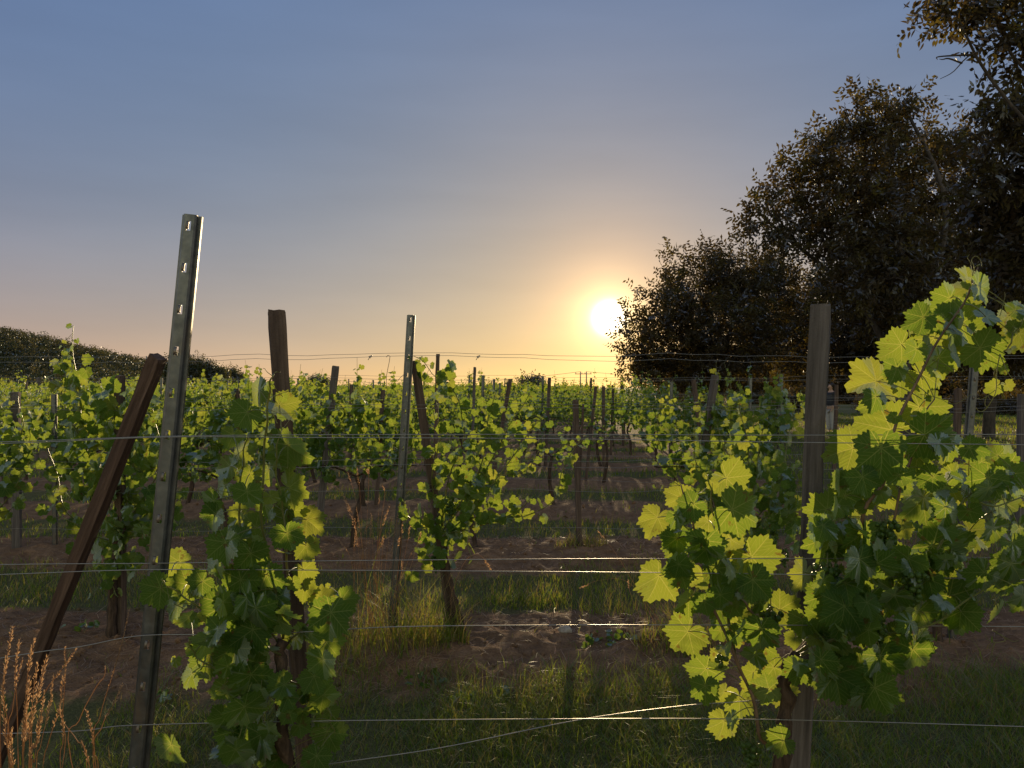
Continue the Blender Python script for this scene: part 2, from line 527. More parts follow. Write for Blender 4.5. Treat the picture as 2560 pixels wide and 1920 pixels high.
def leaf_template(n, rings, teeth):
    th, r = leaf_outline(n, teeth)
    r = r ** (1.7 if n == 15 else 1.0)
    V = [[0.0, 0.0]]
    for f in rings:
        rr = r * f if f == rings[-1] else leaf_outline(n, 0)[1] * f
        V += list(np.stack([np.sin(th) * rr, np.cos(th) * rr], -1))
    V = np.array(V)
    j = np.arange(n); j2 = (j + 1) % n
    F = [np.stack([np.zeros(n, int), 1 + j, 1 + j2], -1)]
    for k in range(len(rings) - 1):
        a, b = 1 + k * n, 1 + (k + 1) * n
        F.append(np.stack([a + j, b + j, b + j2, a + j2], -1))
    return V, F


LEAF_HI = leaf_template(96, (0.38, 0.72, 1.0), 13)
LEAF_MID = leaf_template(44, (0.55, 1.0), 8)
LEAF_LOW = leaf_template(15, (1.0,), 0)
LEAF_TINY = leaf_template(6, (1.0,), 0)


def put_leaves(mb, tpl, P, T, N, size, tint, mi=0):
    """P petiole points, T tip directions, N face normals, size = half-length"""
    V2, F = tpl
    P, T, N = np.asarray(P, float), nrm(T), np.asarray(N, float)
    L = len(P)
    if L == 0: return
    N = nrm(N - (N * T).sum(-1, keepdims=True) * T)
    U = np.cross(T, N)
    u, v = V2[:, 0][None, :], V2[:, 1][None, :]
    r2 = u * u + v * v
    th = np.arctan2(u, v)
    c = lambda a, b: RNG.uniform(a, b, (L, 1))
    h = c(-.10, .55) * np.abs(u) * 0.8 - c(-.10, .42) * r2 * 0.7 + c(.02, .11) * np.sin(3 * th + c(0, 6.3)) * r2 + c(0, .06) * np.sin(7 * th + c(0, 6.3)) * r2
    h = h + 0.035 * np.abs(np.sin(3.53 * th)) * np.sqrt(r2) - c(0, .6) * np.maximum(v - 0.25, 0) ** 2
    sx = c(.88, 1.08)
    W = P[:, None, :] + size[:, None, None] * (U[:, None, :] * (u * sx)[..., None] + T[:, None, :] * v[..., None] + N[:, None, :] * h[..., None])
    m = len(V2)
    off = (np.arange(L) * m)[:, None, None]
    FF = [(f[None] + off).reshape(-1, f.shape[1]) for f in F]
    mb.add(W, FF, np.broadcast_to(V2, (L, m, 2)), np.repeat(np.asarray(tint, float), m), mi)


def stems_to(mb, A, B, rad, mi, sides=4, sag=0.0, tint=0.6, n=4):
    """thin curved stalks from A to B"""
    t = np.linspace(0, 1, n)
    for a, b in zip(A, B):
        p = a[None] * (1 - t[:, None]) + b[None] * t[:, None]
        p[:, 2] += sag * np.sin(t * math.pi)
        tube(mb, p, rad, sides, tint, mi, cap=False)


def tendril(mb, p, d, length, turns=1.6, rad=0.0011, mi=0, tint=0.8):
    d = nrm(np.array(d, float))
    side = nrm(np.cross(d, (0.2, 1, 0.1))); up = np.cross(side, d)
    n = 30
    t = np.linspace(0, 1, n)
    k = np.clip((t - 0.45) / 0.55, 0, 1)
    ang = k * k * turns * 6.28
    rr = length * 0.10 * (1 - 0.5 * k)
    P = np.array(p)[None] + d[None] * (t * length * (1 - 0.45 * k))[:, None] + side[None] * (rr * (np.cos(ang) - 1) + 0.1 * length * np.sin(t * 2.5))[:, None] + up[None] * (rr * np.sin(ang))[:, None]
    tube(mb, P, np.linspace(rad * 1.3, rad * 0.6, n), 5, tint, mi)


def ico():
    import bmesh
    bm = bmesh.new(); bmesh.ops.create_icosphere(bm, subdivisions=2, radius=1)
    V = np.array([v.co[:] for v in bm.verts]); F = np.array([[v.index for v in f.verts] for f in bm.faces]); bm.free()
    return V, F


ICO = ico()


def grape_cluster(mb, top, length, width, n=45, rad=0.0075):
    top = np.asarray(top, float)
    pts = []
    while len(pts) < n:
        t = random.random() ** 0.8
        w = width * 0.5 * (1 - t) ** 0.6 * (0.35 + 0.65 * min(1, t * 6 + 0.3))
        a = random.uniform(0, 6.28); s = math.sqrt(random.random())
        p = top + (w * s * math.cos(a), w * s * math.sin(a), -0.012 - t * length)
        if all(np.linalg.norm(p - o) > rad * 1.45 for o in pts[-60:]) or random.random() < 0.06:
            pts.append(p)
    for p in pts:
        r = rad * random.uniform(0.8, 1.12)
        mb.add(ICO[0] * r * (1, 1, 1.08) + p, ICO[1], None, random.uniform(.3, .7), 0)
        tube(mb, [p + (0, 0, r * .9), p * (.55, .55, 1) + top * (.45, .45, 0) + (0, 0, r + .008)], 0.0007, 3, .6, 1, cap=False)
    tube(mb, [top + (0, 0, .02), top - (0, 0, length * .8)], 0.0016, 4, .6, 1)


# ------------------------------------------------------------------ vines of the nearest row (leaf by leaf)
def hand_leaf_arrays(rows, Y):
    P, T, N, Sz, C = [], [], [], [], []
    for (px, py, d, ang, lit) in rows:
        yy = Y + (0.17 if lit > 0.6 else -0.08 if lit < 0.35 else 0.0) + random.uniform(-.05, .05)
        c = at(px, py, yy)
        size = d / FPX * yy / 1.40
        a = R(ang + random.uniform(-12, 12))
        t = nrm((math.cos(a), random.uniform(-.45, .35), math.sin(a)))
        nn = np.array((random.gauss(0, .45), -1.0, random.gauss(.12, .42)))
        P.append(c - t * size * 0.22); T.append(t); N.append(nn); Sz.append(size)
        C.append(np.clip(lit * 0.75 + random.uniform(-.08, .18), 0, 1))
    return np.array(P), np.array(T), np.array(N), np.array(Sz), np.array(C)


def nearest_on(shoots, P):
    Q = np.concatenate(shoots)
    out = []
    for p in P:
        d = Q - p
        k = np.argmin((d ** 2).sum(1) + 0.6 * np.maximum(0, d[:, 2]) ** 2)
        v = Q[k] - p
        ln = np.linalg.norm(v)
        out.append(p + v * min(1.0, 0.15 / max(ln, 1e-6)))
    return np.array(out)


def near_vine(base, label, leaves, Y, shoots_px, trunk_px, clusters, tendrils, extra, radii=None):
    root = thing('grapevine', (base[0], base[1], 0), label, 'grapevine', 'grapevines of the vineyard')
    o = np.array((base[0], base[1], 0.0))
    b = MB()
    tp = spline([at(*p) for p in trunk_px], 26)
    tp[:, 0] += 0.006 * np.sin(np.arange(26) * 1.3); tp[:, 1] += 0.006 * np.cos(np.arange(26) * 1.7)
    tube(b, tp - o, np.linspace(0.026, 0.014, 26) * (1 + .18 * np.sin(np.arange(26) * 2.1)), 9)
    b.build('trunk', [M['bark']], root)
    sh = []
    for s in shoots_px:
        c = spline([at(*p) for p in s['pts']], 30)
        c += 0.003 * np.sin(np.arange(30)[:, None] * np.array((1.1, .9, .0)) + 1)
        sh.append(c)
        b = MB()
        tube(b, c - o, np.linspace(s.get('r', .0042), .0018, 30), 7, np.linspace(.2, 1, 30).repeat(7))
        b.build('cane' if s.get('brown') else 'shoot', [M['cane'] if s.get('brown') else M['stem']], root)
    P, T, N, Sz, C = hand_leaf_arrays(leaves, Y)
    fo = MB()
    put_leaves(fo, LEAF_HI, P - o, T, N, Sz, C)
    A = nearest_on(sh, P)
    stems_to(fo, A - o, P - o, 0.0014, 1, 5, 0.01, 0.8, 6)
    # smaller leaves and side leaves along the shoots, and the shaded inside of the canopy
    for c in sh:
        n = extra.get('along', 9)
        k = np.linspace(3, 29, n).astype(int)
        Pn = c[k] + RNG.normal(0, .018, (n, 3))
        Tn = nrm(RNG.normal(0, .6, (n, 3)) + (0, -.1, -.35)); Pn = Pn + Tn * .02
        sz = np.linspace(.034, .015, n) * RNG.uniform(.7, 1.15, n)
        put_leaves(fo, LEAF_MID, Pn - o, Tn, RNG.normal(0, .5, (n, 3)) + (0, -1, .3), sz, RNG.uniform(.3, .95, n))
        stems_to(fo, c[k] - o, Pn - o, .0009, 1, 3)
    for (cx, cy, w, h, n) in extra.get('inner', ()):
        yy = Y + RNG.uniform(-.12, .08, n)
        Pn = np.array([at(cx + RNG.uniform(-w, w), cy + RNG.uniform(-h, h), y_) for y_ in yy])
        Tn = nrm(RNG.normal(0, .6, (n, 3)) + (0, 0, -.7))
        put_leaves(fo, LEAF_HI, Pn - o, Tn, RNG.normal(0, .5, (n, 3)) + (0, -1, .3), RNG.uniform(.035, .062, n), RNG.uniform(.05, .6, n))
        A = nearest_on(sh, Pn)
        stems_to(fo, A - o, Pn - o, .0012, 1, 4, .01)
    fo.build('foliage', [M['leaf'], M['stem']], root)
    for (px, py, w, h, dy, n) in clusters:
        b = MB()
        top = at(px, py - h / 2, Y + dy)
        grape_cluster(b, top - o, h / FPX * Y, w / FPX * Y, n)
        b.build('grape_cluster', [M['grape'], M['stem']], root)
    for (pts, r) in tendrils:
        b = MB()
        c = spline([at(p[0], p[1], Y + (p[2] if len(p) > 2 else 0)) for p in pts], 28)
        tube(b, c - o, np.linspace(r, r * .55, 28), 6, .8)
        b.build('tendril', [M['stem']], root)
    return root


Y1 = row_y(1)
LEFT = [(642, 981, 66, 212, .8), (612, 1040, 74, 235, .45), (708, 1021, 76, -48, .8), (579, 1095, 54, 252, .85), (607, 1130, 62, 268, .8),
        (733, 1122, 104, -40, .7), (690, 1110, 70, 300, .7), (567, 1168, 64, 205, .95), (622, 1193, 60, 250, .75), (672, 1183, 62, 280, .7), (690, 1150, 50, 240, .7),
        (558, 1214, 54, 215, .7), (733, 1224, 80, -25, .85), (528, 1254, 56, 205, .2), (619, 1239, 70, 272, .2), (536, 1295, 72, 245, .2), (601, 1290, 66, 212, .95),
        (728, 1284, 82, -52, .95), (776, 1305, 76, -38, .95), (664, 1270, 60, 265, .75), (564, 1369, 84, 262, .2), (603, 1310, 58, 240, .95), (720, 1343, 72, 275, .15),
        (768, 1373, 62, -72, .95), (434, 1404, 88, 188, .85), (460, 1469, 80, 215, .55), (392, 1478, 80, 205, .15), (542, 1412, 62, 262, .3),
        (629, 1395, 84, 270, .15), (764, 1432, 60, -70, .95), (600, 1465, 104, 262, .15), (672, 1450, 94, 280, .15), (766, 1478, 58, -60, .9),
        (816, 1504, 82, 60, .9), (826, 1547, 104, -85, .25), (862, 1506, 66, -50, .3), (469, 1547, 68, 222, .8), (440, 1520, 60, 240, .35),
        (564, 1525, 104, 255, .15), (642, 1535, 104, 275, .12), (694, 1504, 82, 290, .2), (630, 1590, 104, 262, .12), (822, 1612, 74, -45, .8),
        (808, 1660, 80, -88, .25), (512, 1647, 94, 222, .45), (588, 1634, 94, 265, .15), (555, 1722, 64, 230, .45), (477, 1690, 58, 236, .5), (512, 1600, 70, 200, .2),
        (625, 1700, 104, 262, .1), (616, 1777, 94, 270, .12), (816, 1742, 64, -60, .6), (829, 1781, 48, -50, .85), (824, 1838, 80, -52, .5),
        (434, 1872, 92, 272, .35), (650, 1851, 104, 268, .15), (600, 1885, 84, 250, .15), (790, 1700, 70, 285, .3), (780, 1590, 60, 300, .35), (560, 1800, 70, 240, .2),
        (700, 1560, 70, 300, .2), (540, 1580, 74, 240, .25), (500, 1460, 60, 230, .3), (790, 1900, 70, 270, .2)]
LEFT_SHOOTS = [dict(pts=[(700, 1560, 2.1), (690, 1480, 2.08), (655, 1295, 2.06), (662, 1122, 2.05), (669, 1034, 2.04), (674, 971, 2.03), (681, 938, 2.02)], r=.0046),
               dict(pts=[(700, 1620, 2.1), (620, 1470, 2.12), (600, 1300, 2.14), (605, 1180, 2.12), (617, 1090, 2.1)], r=.004),
               dict(pts=[(705, 1600, 2.12), (720, 1450, 2.16), (710, 1290, 2.18), (690, 1170, 2.16), (700, 1080, 2.15)], r=.004),
               dict(pts=[(700, 1640, 2.08), (560, 1560, 2.05), (470, 1500, 2.02), (400, 1450, 2.0)], r=.0036),
               dict(pts=[(712, 1700, 2.08), (590, 1690, 2.04), (500, 1650, 2.02), (470, 1600, 2.0)], r=.0034),
               dict(pts=[(710, 1620, 2.12), (770, 1560, 2.12), (820, 1520, 2.12), (850, 1490, 2.12)], r=.0034),
               dict(pts=[(715, 1700, 2.12), (770, 1720, 2.12), (815, 1760, 2.12), (835, 1830, 2.12)], r=.003)]
LEFT_TENDRILS = [([(681, 940), (668, 930), (662, 922), (657, 921)], .0011), ([(683, 991), (720, 978), (745, 962), (760, 945), (758, 933), (752, 931)], .0013),
                 ([(580, 1232), (548, 1226), (524, 1212), (520, 1195), (530, 1190)], .0011), ([(605, 1250), (570, 1242), (550, 1235), (546, 1222), (560, 1215), (572, 1225)], .0011),
                 ([(662, 1160), (690, 1165), (715, 1168), (719, 1172)], .0012), ([(668, 1034), (720, 1034), (745, 1035), (752, 1039)], .0008), ([(460, 1520, -.05), (420, 1500, -.05), (405, 1470, -.06)], .0014),
                 ([(681, 938), (690, 930), (700, 931)], .0010), ([(780, 1858), (815, 1880), (830, 1892)], .0018)]
near_vine((-0.61, 2.1), 'leafy green grapevine climbing the dark wooden post right of the nearest steel post', LEFT, Y1, LEFT_SHOOTS,
          [(735, 2330, 2.12), (728, 2050, 2.12), (712, 1860, 2.1), (702, 1700, 2.09), (705, 1600, 2.1)], [(650, 1440, 46, 70, .02, 34), (585, 1560, 44, 66, .04, 30)], LEFT_TENDRILS,
          dict(along=10, inner=[(640, 1400, 80, 90, 7), (620, 1600, 110, 110, 20), (650, 1800, 110, 100, 26), (640, 2040, 80, 120, 16)]))

RIGHT = [(2413, 694, 62, 140, .95), (2456, 722, 76, -20, .25), (2406, 724, 48, 200, .95), (2366, 752, 72, 215, .6), (2424, 767, 66, -30, .95), (2312, 795, 82, 190, .65), (2330, 812, 50, 250, .2),
         (2417, 814, 100, -20, .85), (2276, 832, 22, 100, 1), (2243, 871, 88, 215, .8), (2327, 857, 92, 235, .9), (2464, 879, 94, -30, .5), (2374, 890, 76, -45, .75), (2290, 880, 56, 260, .3),
         (2175, 955, 108, 200, .95), (2240, 928, 62, 250, .2), (2312, 940, 84, -35, .9), (2250, 958, 66, 265, .85), (2471, 788, 60, 20, .6), (2529, 799, 76, -60, .9),
         (2551, 842, 74, -80, .85), (2547, 774, 50, 20, .4), (2189, 1000, 62, 240, .15), (2167, 1018, 40, 270, .9), (2312, 1030, 108, -40, .95), (2207, 1070, 126, 165, .9),
         (2330, 1090, 112, -15, .15), (2117, 1124, 100, 205, .95), (2204, 1139, 124, 268, .15), (2359, 1142, 44, -80, .95), (2110, 1208, 74, 200, .95), (2160, 1204, 78, 275, .15), (2250, 1195, 60, 290, .3),
         (2211, 1218, 50, 250, .95), (2377, 1200, 82, 240, .9), (2316, 1228, 84, 265, .85), (2442, 1160, 66, 200, .85), (2464, 1206, 86, 250, .3), (2515, 1146, 76, 60, .75),
         (2522, 1199, 104, -45, .4), (2493, 1157, 50, 90, .85), (2054, 1275, 80, 190, .7), (2072, 1357, 118, 262, .55), (2008, 1441, 80, 225, .95), (2105, 1218, 60, 200, .8), (2141, 1269, 64, 270, .9),
         (2216, 1245, 64, -60, .95), (2298, 1256, 112, 225, .65), (2373, 1236, 84, 250, .95), (2364, 1280, 80, 265, .2), (2424, 1284, 56, 300, .15), (2435, 1335, 88, -50, .7),
         (2503, 1268, 104, -75, .85), (2352, 1371, 128, -25, .15), (2527, 1387, 86, 60, .75), (2520, 1425, 116, 270, .15), (2334, 1464, 78, 265, .95), (2250, 1320, 56, 250, .9),
         (2156, 1347, 96, 265, .12), (2150, 1413, 96, 280, .12), (2200, 1419, 86, 300, .12), (2231, 1491, 96, 265, .12), (2376, 1509, 116, 275, .12), (2399, 1542, 88, 250, .15),
         (2491, 1534, 66, 255, .85), (2108, 1533, 116, 265, .15), (2114, 1573, 68, 290, .2), (1963, 1528, 92, -10, .9), (2005, 1559, 66, 250, .55), (1987, 1601, 46, 265, .95),
         (2295, 1609, 78, -60, .5), (2277, 1636, 96, 268, .12), (2126, 1651, 66, 268, .5), (2200, 1654, 96, 262, .12), (1924, 1667, 62, 180, .8), (2170, 1500, 80, 255, .15), (2290, 1540, 90, 260, .12),
         (1826, 1206, 96, -45, .9), (1846, 1281, 108, -35, .6), (1693, 1240, 68, 150, .95), (1725, 1267, 68, 215, .2), (1638, 1304, 84, 225, .95), (1771, 1313, 72, 265, .95),
         (1762, 1363, 84, 250, .2), (1684, 1373, 58, 225, .9), (1826, 1359, 80, 270, .95), (1890, 1405, 110, -48, .9), (1642, 1455, 112, 258, .95), (1695, 1437, 68, 240, .2),
         (1757, 1446, 78, 268, .9), (1816, 1418, 76, -70, .95), (1862, 1446, 76, -80, .95), (1892, 1460, 88, -50, .15), (1830, 1454, 52, 265, .2), (1739, 1505, 52, 268, .9), (1871, 1515, 50, -60, .9),
         (1711, 1588, 88, 218, .95), (1846, 1574, 84, 262, .95), (1901, 1583, 90, 265, .18), (1757, 1679, 80, 222, .75), (1762, 1725, 68, 265, .2), (1798, 1647, 52, 250, .95),
         (1876, 1684, 50, 225, .9), (1908, 1725, 84, 215, .6), (1956, 1730, 68, -70, .95), (1807, 1734, 52, 240, .9), (1848, 1757, 70, 268, .9), (1807, 1812, 72, 258, .95), (1830, 1800, 48, 280, .2),
         (1947, 1853, 68, 200, .3), (1995, 1679, 70, 250, .2), (2089, 1702, 110, 268, .12), (2150, 1693, 120, 265, .12), (2192, 1734, 96, 275, .12), (2155, 1743, 66, 268, .15), (2050, 1660, 80, 255, .15),
         (2250, 1420, 90, 265, .12), (2060, 1500, 80, 250, .15), (2290, 1420, 80, 300, .15), (2480, 1330, 70, 250, .3), (2450, 1440, 80, 240, .25), (2550, 1500, 70, 250, .3), (2550, 1330, 80, 300, .4)]
RIGHT_SHOOTS = [dict(pts=[(1985, 1640, 2.1), (2060, 1560, 2.1), (2140, 1400, 2.1), (2165, 1270, 2.08), (2215, 1190, 2.06), (2245, 1050, 2.05), (2320, 900, 2.04), (2400, 775, 2.03), (2432, 705, 2.02), (2445, 670, 2.02)], r=.0068, brown=True),
                dict(pts=[(1990, 1630, 2.12), (2100, 1500, 2.14), (2220, 1330, 2.14), (2270, 1160, 2.13), (2300, 1060, 2.12), (2335, 1000, 2.12)], r=.005, brown=True),
                dict(pts=[(2000, 1640, 2.06), (2150, 1560, 2.04), (2300, 1430, 2.04), (2380, 1300, 2.04), (2415, 1245, 2.05), (2480, 1268, 2.06), (2570, 1240, 2.08)], r=.005),
                dict(pts=[(1980, 1640, 2.1), (2060, 1600, 2.06), (2200, 1590, 2.04), (2330, 1560, 2.03), (2450, 1480, 2.02), (2540, 1420, 2.02)], r=.0044),
                dict(pts=[(1975, 1650, 2.1), (2050, 1680, 2.06), (2130, 1690, 2.04), (2190, 1720, 2.02)], r=.004),
                dict(pts=[(1925, 1870, 2.1), (1899, 1838, 2.1), (1876, 1732, 2.1), (1835, 1641, 2.1), (1784, 1517, 2.1), (1765, 1420, 2.1), (1738, 1340, 2.1), (1720, 1270, 2.1), (1700, 1215, 2.1)], r=.006, brown=True),
                dict(pts=[(1835, 1641, 2.1), (1815, 1500, 2.12), (1800, 1400, 2.13), (1785, 1310, 2.14), (1776, 1230, 2.15), (1768, 1190, 2.15)], r=.0045),
                dict(pts=[(1930, 1600, 2.1), (1870, 1520, 2.1), (1830, 1480, 2.11), (1790, 1455, 2.12)], r=.0042, brown=True),
                dict(pts=[(2510, 1000, 2.2), (2490, 930, 2.2), (2530, 850, 2.2), (2570, 780, 2.2)], r=.003)]
RIGHT_TENDRILS = [([(2432, 690), (2436, 668), (2430, 650), (2440, 640), (2452, 650), (2456, 668)], .0012), ([(2432, 690), (2428, 660), (2420, 645), (2424, 636)], .0010), ([(2500, 790), (2508, 760), (2490, 750), (2482, 748)], .0010), ([(2505, 775), (2513, 740), (2512, 730)], .0009),
                  ([(2500, 885), (2492, 930), (2490, 975), (2480, 1000), (2462, 1025), (2448, 1028), (2440, 1020)], .0015), ([(2500, 885), (2516, 925), (2530, 945), (2541, 952)], .0012), ([(2488, 975), (2465, 992), (2452, 998), (2446, 996)], .0011),
                  ([(2470, 1020), (2462, 1010), (2468, 990), (2476, 1000)], .0010), ([(2330, 900), (2370, 915), (2400, 930), (2408, 925), (2404, 920)], .0011), ([(2300, 985), (2345, 995), (2385, 1010), (2430, 985)], .0009),
                  ([(2290, 1120), (2320, 1142), (2345, 1160), (2368, 1176)], .0014), ([(2273, 1125), (2270, 1145), (2258, 1160)], .0016), ([(2313, 1060), (2312, 1080), (2300, 1097), (2285, 1100)], .0010),
                  ([(2480, 1575), (2506, 1590), (2512, 1600), (2500, 1604), (2486, 1606)], .0012), ([(2486, 1606), (2480, 1620), (2478, 1634), (2482, 1640)], .0011), ([(2506, 1590), (2530, 1602), (2545, 1600)], .0009), ([(2486, 1606), (2468, 1598), (2462, 1585)], .001),
                  ([(1700, 1215), (1670, 1195), (1650, 1190), (1630, 1196)], .0013), ([(1702, 1212), (1680, 1180), (1672, 1176)], .001), ([(1655, 1410), (1640, 1395), (1634, 1386), (1642, 1382), (1648, 1392)], .001), ([(1958, 1645), (1940, 1643), (1925, 1652)], .0013)]
near_vine((0.78, 2.1), 'big leafy grapevine with grape clusters filling the right foreground round a grey post', RIGHT, Y1, RIGHT_SHOOTS,
          [(1950, 2340, 2.1), (1948, 2050, 2.1), (1955, 1880, 2.1), (1966, 1760, 2.1), (1962, 1690, 2.1), (1985, 1635, 2.1)],
          [(2068, 1453, 76, 104, -.06, 74), (2215, 1338, 66, 92, -.02, 58), (2284, 1453, 60, 88, -.10, 58), (2059, 1600, 64, 100, -.02, 58), (2187, 1572, 66, 90, -.05, 54), (1926, 1545, 70, 66, .08, 40), (1876, 1885, 54, 84, .04, 42), (1800, 1640, 40, 30, .03, 9)],
          RIGHT_TENDRILS, dict(along=9, inner=[(2130, 1420, 90, 110, 26), (2280, 1480, 110, 110, 24), (2120, 1620, 90, 90, 20), (2440, 1400, 90, 80, 14), (1770, 1400, 90, 130, 20), (1830, 1560, 80, 110, 14), (2160, 1240, 70, 60, 8), (2400, 1180, 110, 90, 14), (2360, 860, 70, 80, 8)]))


# ------------------------------------------------------------------ generic vines for the rows behind
def generic_vine(tpl, nshoot, half, ztop, wild, leaf=.062, thick=.13, nleaf=22, zbase=.78):
    """returns (trunk MB, foliage MB) around the origin"""
    b, fo = MB(), MB()
    zb = zbase - .06
    tp = spline([(random.uniform(-.08, .08), 0, -.1), (random.uniform(-.04, .04), .02, .3), (random.uniform(-.05, .05), -.02, .55), (0, 0, zb)], 14)
    tube(b, tp, np.linspace(.03, .018, 14) * (1 + .15 * np.sin(np.arange(14) * 2.2)), 7)
    for s in (-1, 1):
        tube(b, spline([(0, 0, zb), (s * half * .4, .02, zb + .1), (s * half * .95, 0, zb + .1)], 8), np.linspace(.012, .006, 8), 5)
    for k in range(nshoot):
        x0 = half * (2 * (k + .5) / nshoot - 1) + random.uniform(-.05, .05)
        top = ztop + random.uniform(-.28, .08) + (random.uniform(.1, .32) if random.random() < wild else 0)
        lean = random.uniform(-.2, .2)
        pts = spline([(x0 * .8, 0, zb + .08), (x0 + lean * .3, random.uniform(-.06, .06), (zb + top) / 2), (x0 + lean, random.uniform(-.1, .1), top)], 16)
        tube(fo, pts, np.linspace(.004, .0016, 16), 4, .6, 1, cap=False)
        n = int(nleaf * (top - zb) / (ztop - zb))
        t = np.sort(RNG.uniform(0.02, 1, n))
        c = pts[(t * 15).astype(int)]
        out = np.stack([RNG.normal(0, .6, n), RNG.choice([-1, 1], n) * RNG.uniform(.2, 1.0, n), RNG.normal(0, .3, n)], -1)
        off = nrm(out) * RNG.uniform(.02, thick, (n, 1)) * (1.15 - t[:, None] * .7)
        P = c + off
        P[:, 2] -= RNG.uniform(0, .05, n)
        T = nrm(nrm(out) * .6 + RNG.normal(0, .45, (n, 3)) + (0, 0, -.75))
        N = nrm(out * (.5, 1, .5) + RNG.normal(0, .45, (n, 3)) + (0, 0, .35))
        sz = leaf * RNG.uniform(.6, 1.1, n) * np.where(t > .85, .55, 1)
        put_leaves(fo, tpl, P, T, N, sz, np.clip(RNG.normal(.30, .22, n) + np.where(t > .8, .3, 0), 0, 1))
    # suckers hanging low
    n = 16
    P = np.stack([RNG.uniform(-half, half, n), RNG.uniform(-.12, .12, n), RNG.uniform(zb - .14, zb + .1, n)], -1)
    put_leaves(fo, tpl, P, RNG.normal(0, .5, (n, 3)) + (0, 0, -1), RNG.normal(0, .5, (n, 3)) + (0, -1, .2), RNG.uniform(.03, .055, n), RNG.uniform(.1, .6, n))
    return b, fo


def shoots_vine(tpl, base, Y, label, trunk_px, shoots, blobs, leaf=.058, along=13, clusters=()):
    """a vine of the second row, its shoots following the photograph, with leaf blobs round its heart"""
    root = thing('grapevine', (base, Y, 0), label, 'grapevine', 'grapevines of the vineyard')
    o = np.array((base, Y, 0.0))
    b = MB()
    tp = spline([at(*p, Y) for p in trunk_px], 22)
    tube(b, tp - o, np.linspace(.034, .018, 22) * (1 + .2 * np.sin(np.arange(22) * 2.3)), 8)
    b.build('trunk', [M['bark']], root)
    fo = MB()
    for s in shoots:
        dy = random.uniform(-.1, .12)
        c = spline([at(p[0], p[1], Y + dy) for p in s], 24)
        c[:, 1] += .02 * np.sin(np.arange(24) * .5)
        b = MB()
        tube(b, c - o, np.linspace(.0048, .002, 24), 6, np.linspace(.2, 1, 24).repeat(6))
        b.build('shoot', [M['stem']], root)
        ln = np.linalg.norm(np.diff(c, axis=0), axis=1).sum()
        n = max(6, int(ln / .042))
        k = np.linspace(1, 23, n).astype(int)
        out = nrm(RNG.normal(0, .7, (n, 3)) * (1, .8, .5))
        P = c[k] + out * RNG.uniform(.02, .075, (n, 1))
        T = nrm(out * .7 + RNG.normal(0, .35, (n, 3)) + (0, 0, -.65))
        N = RNG.normal(0, .45, (n, 3)) + (0, -1, .3)
        sz = leaf * RNG.uniform(.6, 1.08, n) * np.interp(np.arange(n) / n, [0, .7, 1], [1, .95, .4])
        put_leaves(fo, tpl, P - o, T, N, sz, np.clip(RNG.normal(.55, .2, n), 0, 1))
        stems_to(fo, c[k] - o, P - o, .0012, 1, 3, n=3)
    for (px, py, w, h, n) in blobs:
        P = np.array([at(px + RNG.normal(0, .5) * w, py + RNG.normal(0, .5) * h, Y + RNG.uniform(-.2, .22)) for _ in range(n)])
        T = nrm(RNG.normal(0, .5, (n, 3)) + (0, 0, -.7))
        put_leaves(fo, tpl, P - o, T, RNG.normal(0, .5, (n, 3)) + (0, -1, .3), leaf * RNG.uniform(.55, 1.1, n), np.clip(RNG.normal(.4, .2, n), 0, 1))
    fo.build('foliage', [M['leaf'], M['stem']], root)
    for (px, py, w, h, n) in clusters:
        b = MB()
        grape_cluster(b, at(px, py - h / 2, Y - .05) - o, h / FPX * Y, w / FPX * Y, n, .009)
        b.build('grape_cluster', [M['grape'], M['stem']], root)
    return root


Y2 = row_y(2)
shoots_vine(LEAF_MID, -2.48, Y2, 'tall bushy grapevine behind the leaning prop, one shoot rising above the hill', [(278, 1690), (280, 1560), (285, 1440), (292, 1340)],
            [[(292, 1340), (250, 1200), (215, 1080), (195, 980), (183, 900), (187, 815)], [(290, 1330), (230, 1150), (160, 1000), (150, 930), (165, 870)], [(290, 1340), (330, 1200), (340, 1100), (330, 1010)],
             [(290, 1340), (390, 1240), (400, 1130), (385, 1020)], [(288, 1350), (180, 1290), (140, 1190), (120, 1100)], [(288, 1360), (220, 1330), (160, 1290)], [(290, 1340), (300, 1180), (270, 1080), (280, 1000)], [(290, 1350), (370, 1330), (430, 1260), (420, 1180)], [(288, 1400), (270, 1450), (300, 1490)], [(290, 1340), (420, 1150), (440, 1060)]],
            [(260, 1200, 120, 120, 110), (300, 1080, 130, 70, 60), (290, 1400, 70, 60, 46), (380, 1250, 60, 100, 36), (200, 1080, 70, 60, 30), (190, 950, 60, 60, 16), (330, 1000, 90, 50, 22), (240, 1010, 70, 50, 18)], clusters=[(300, 1320, 26, 40, 24)])
shoots_vine(LEAF_MID, -3.55, Y2, 'grapevine cut by the left edge of the photo behind the leaning brown prop', [(-110, 1690), (-105, 1500), (-100, 1340)],
            [[(-100, 1340), (-60, 1200), (-20, 1090), (10, 1010)], [(-100, 1340), (20, 1250), (70, 1150), (90, 1070)], [(-100, 1340), (-20, 1180), (50, 1080), (50, 990)], [(-100, 1340), (0, 1290), (60, 1240)]],
            [(-60, 1180, 110, 110, 70), (40, 1130, 70, 80, 40)])
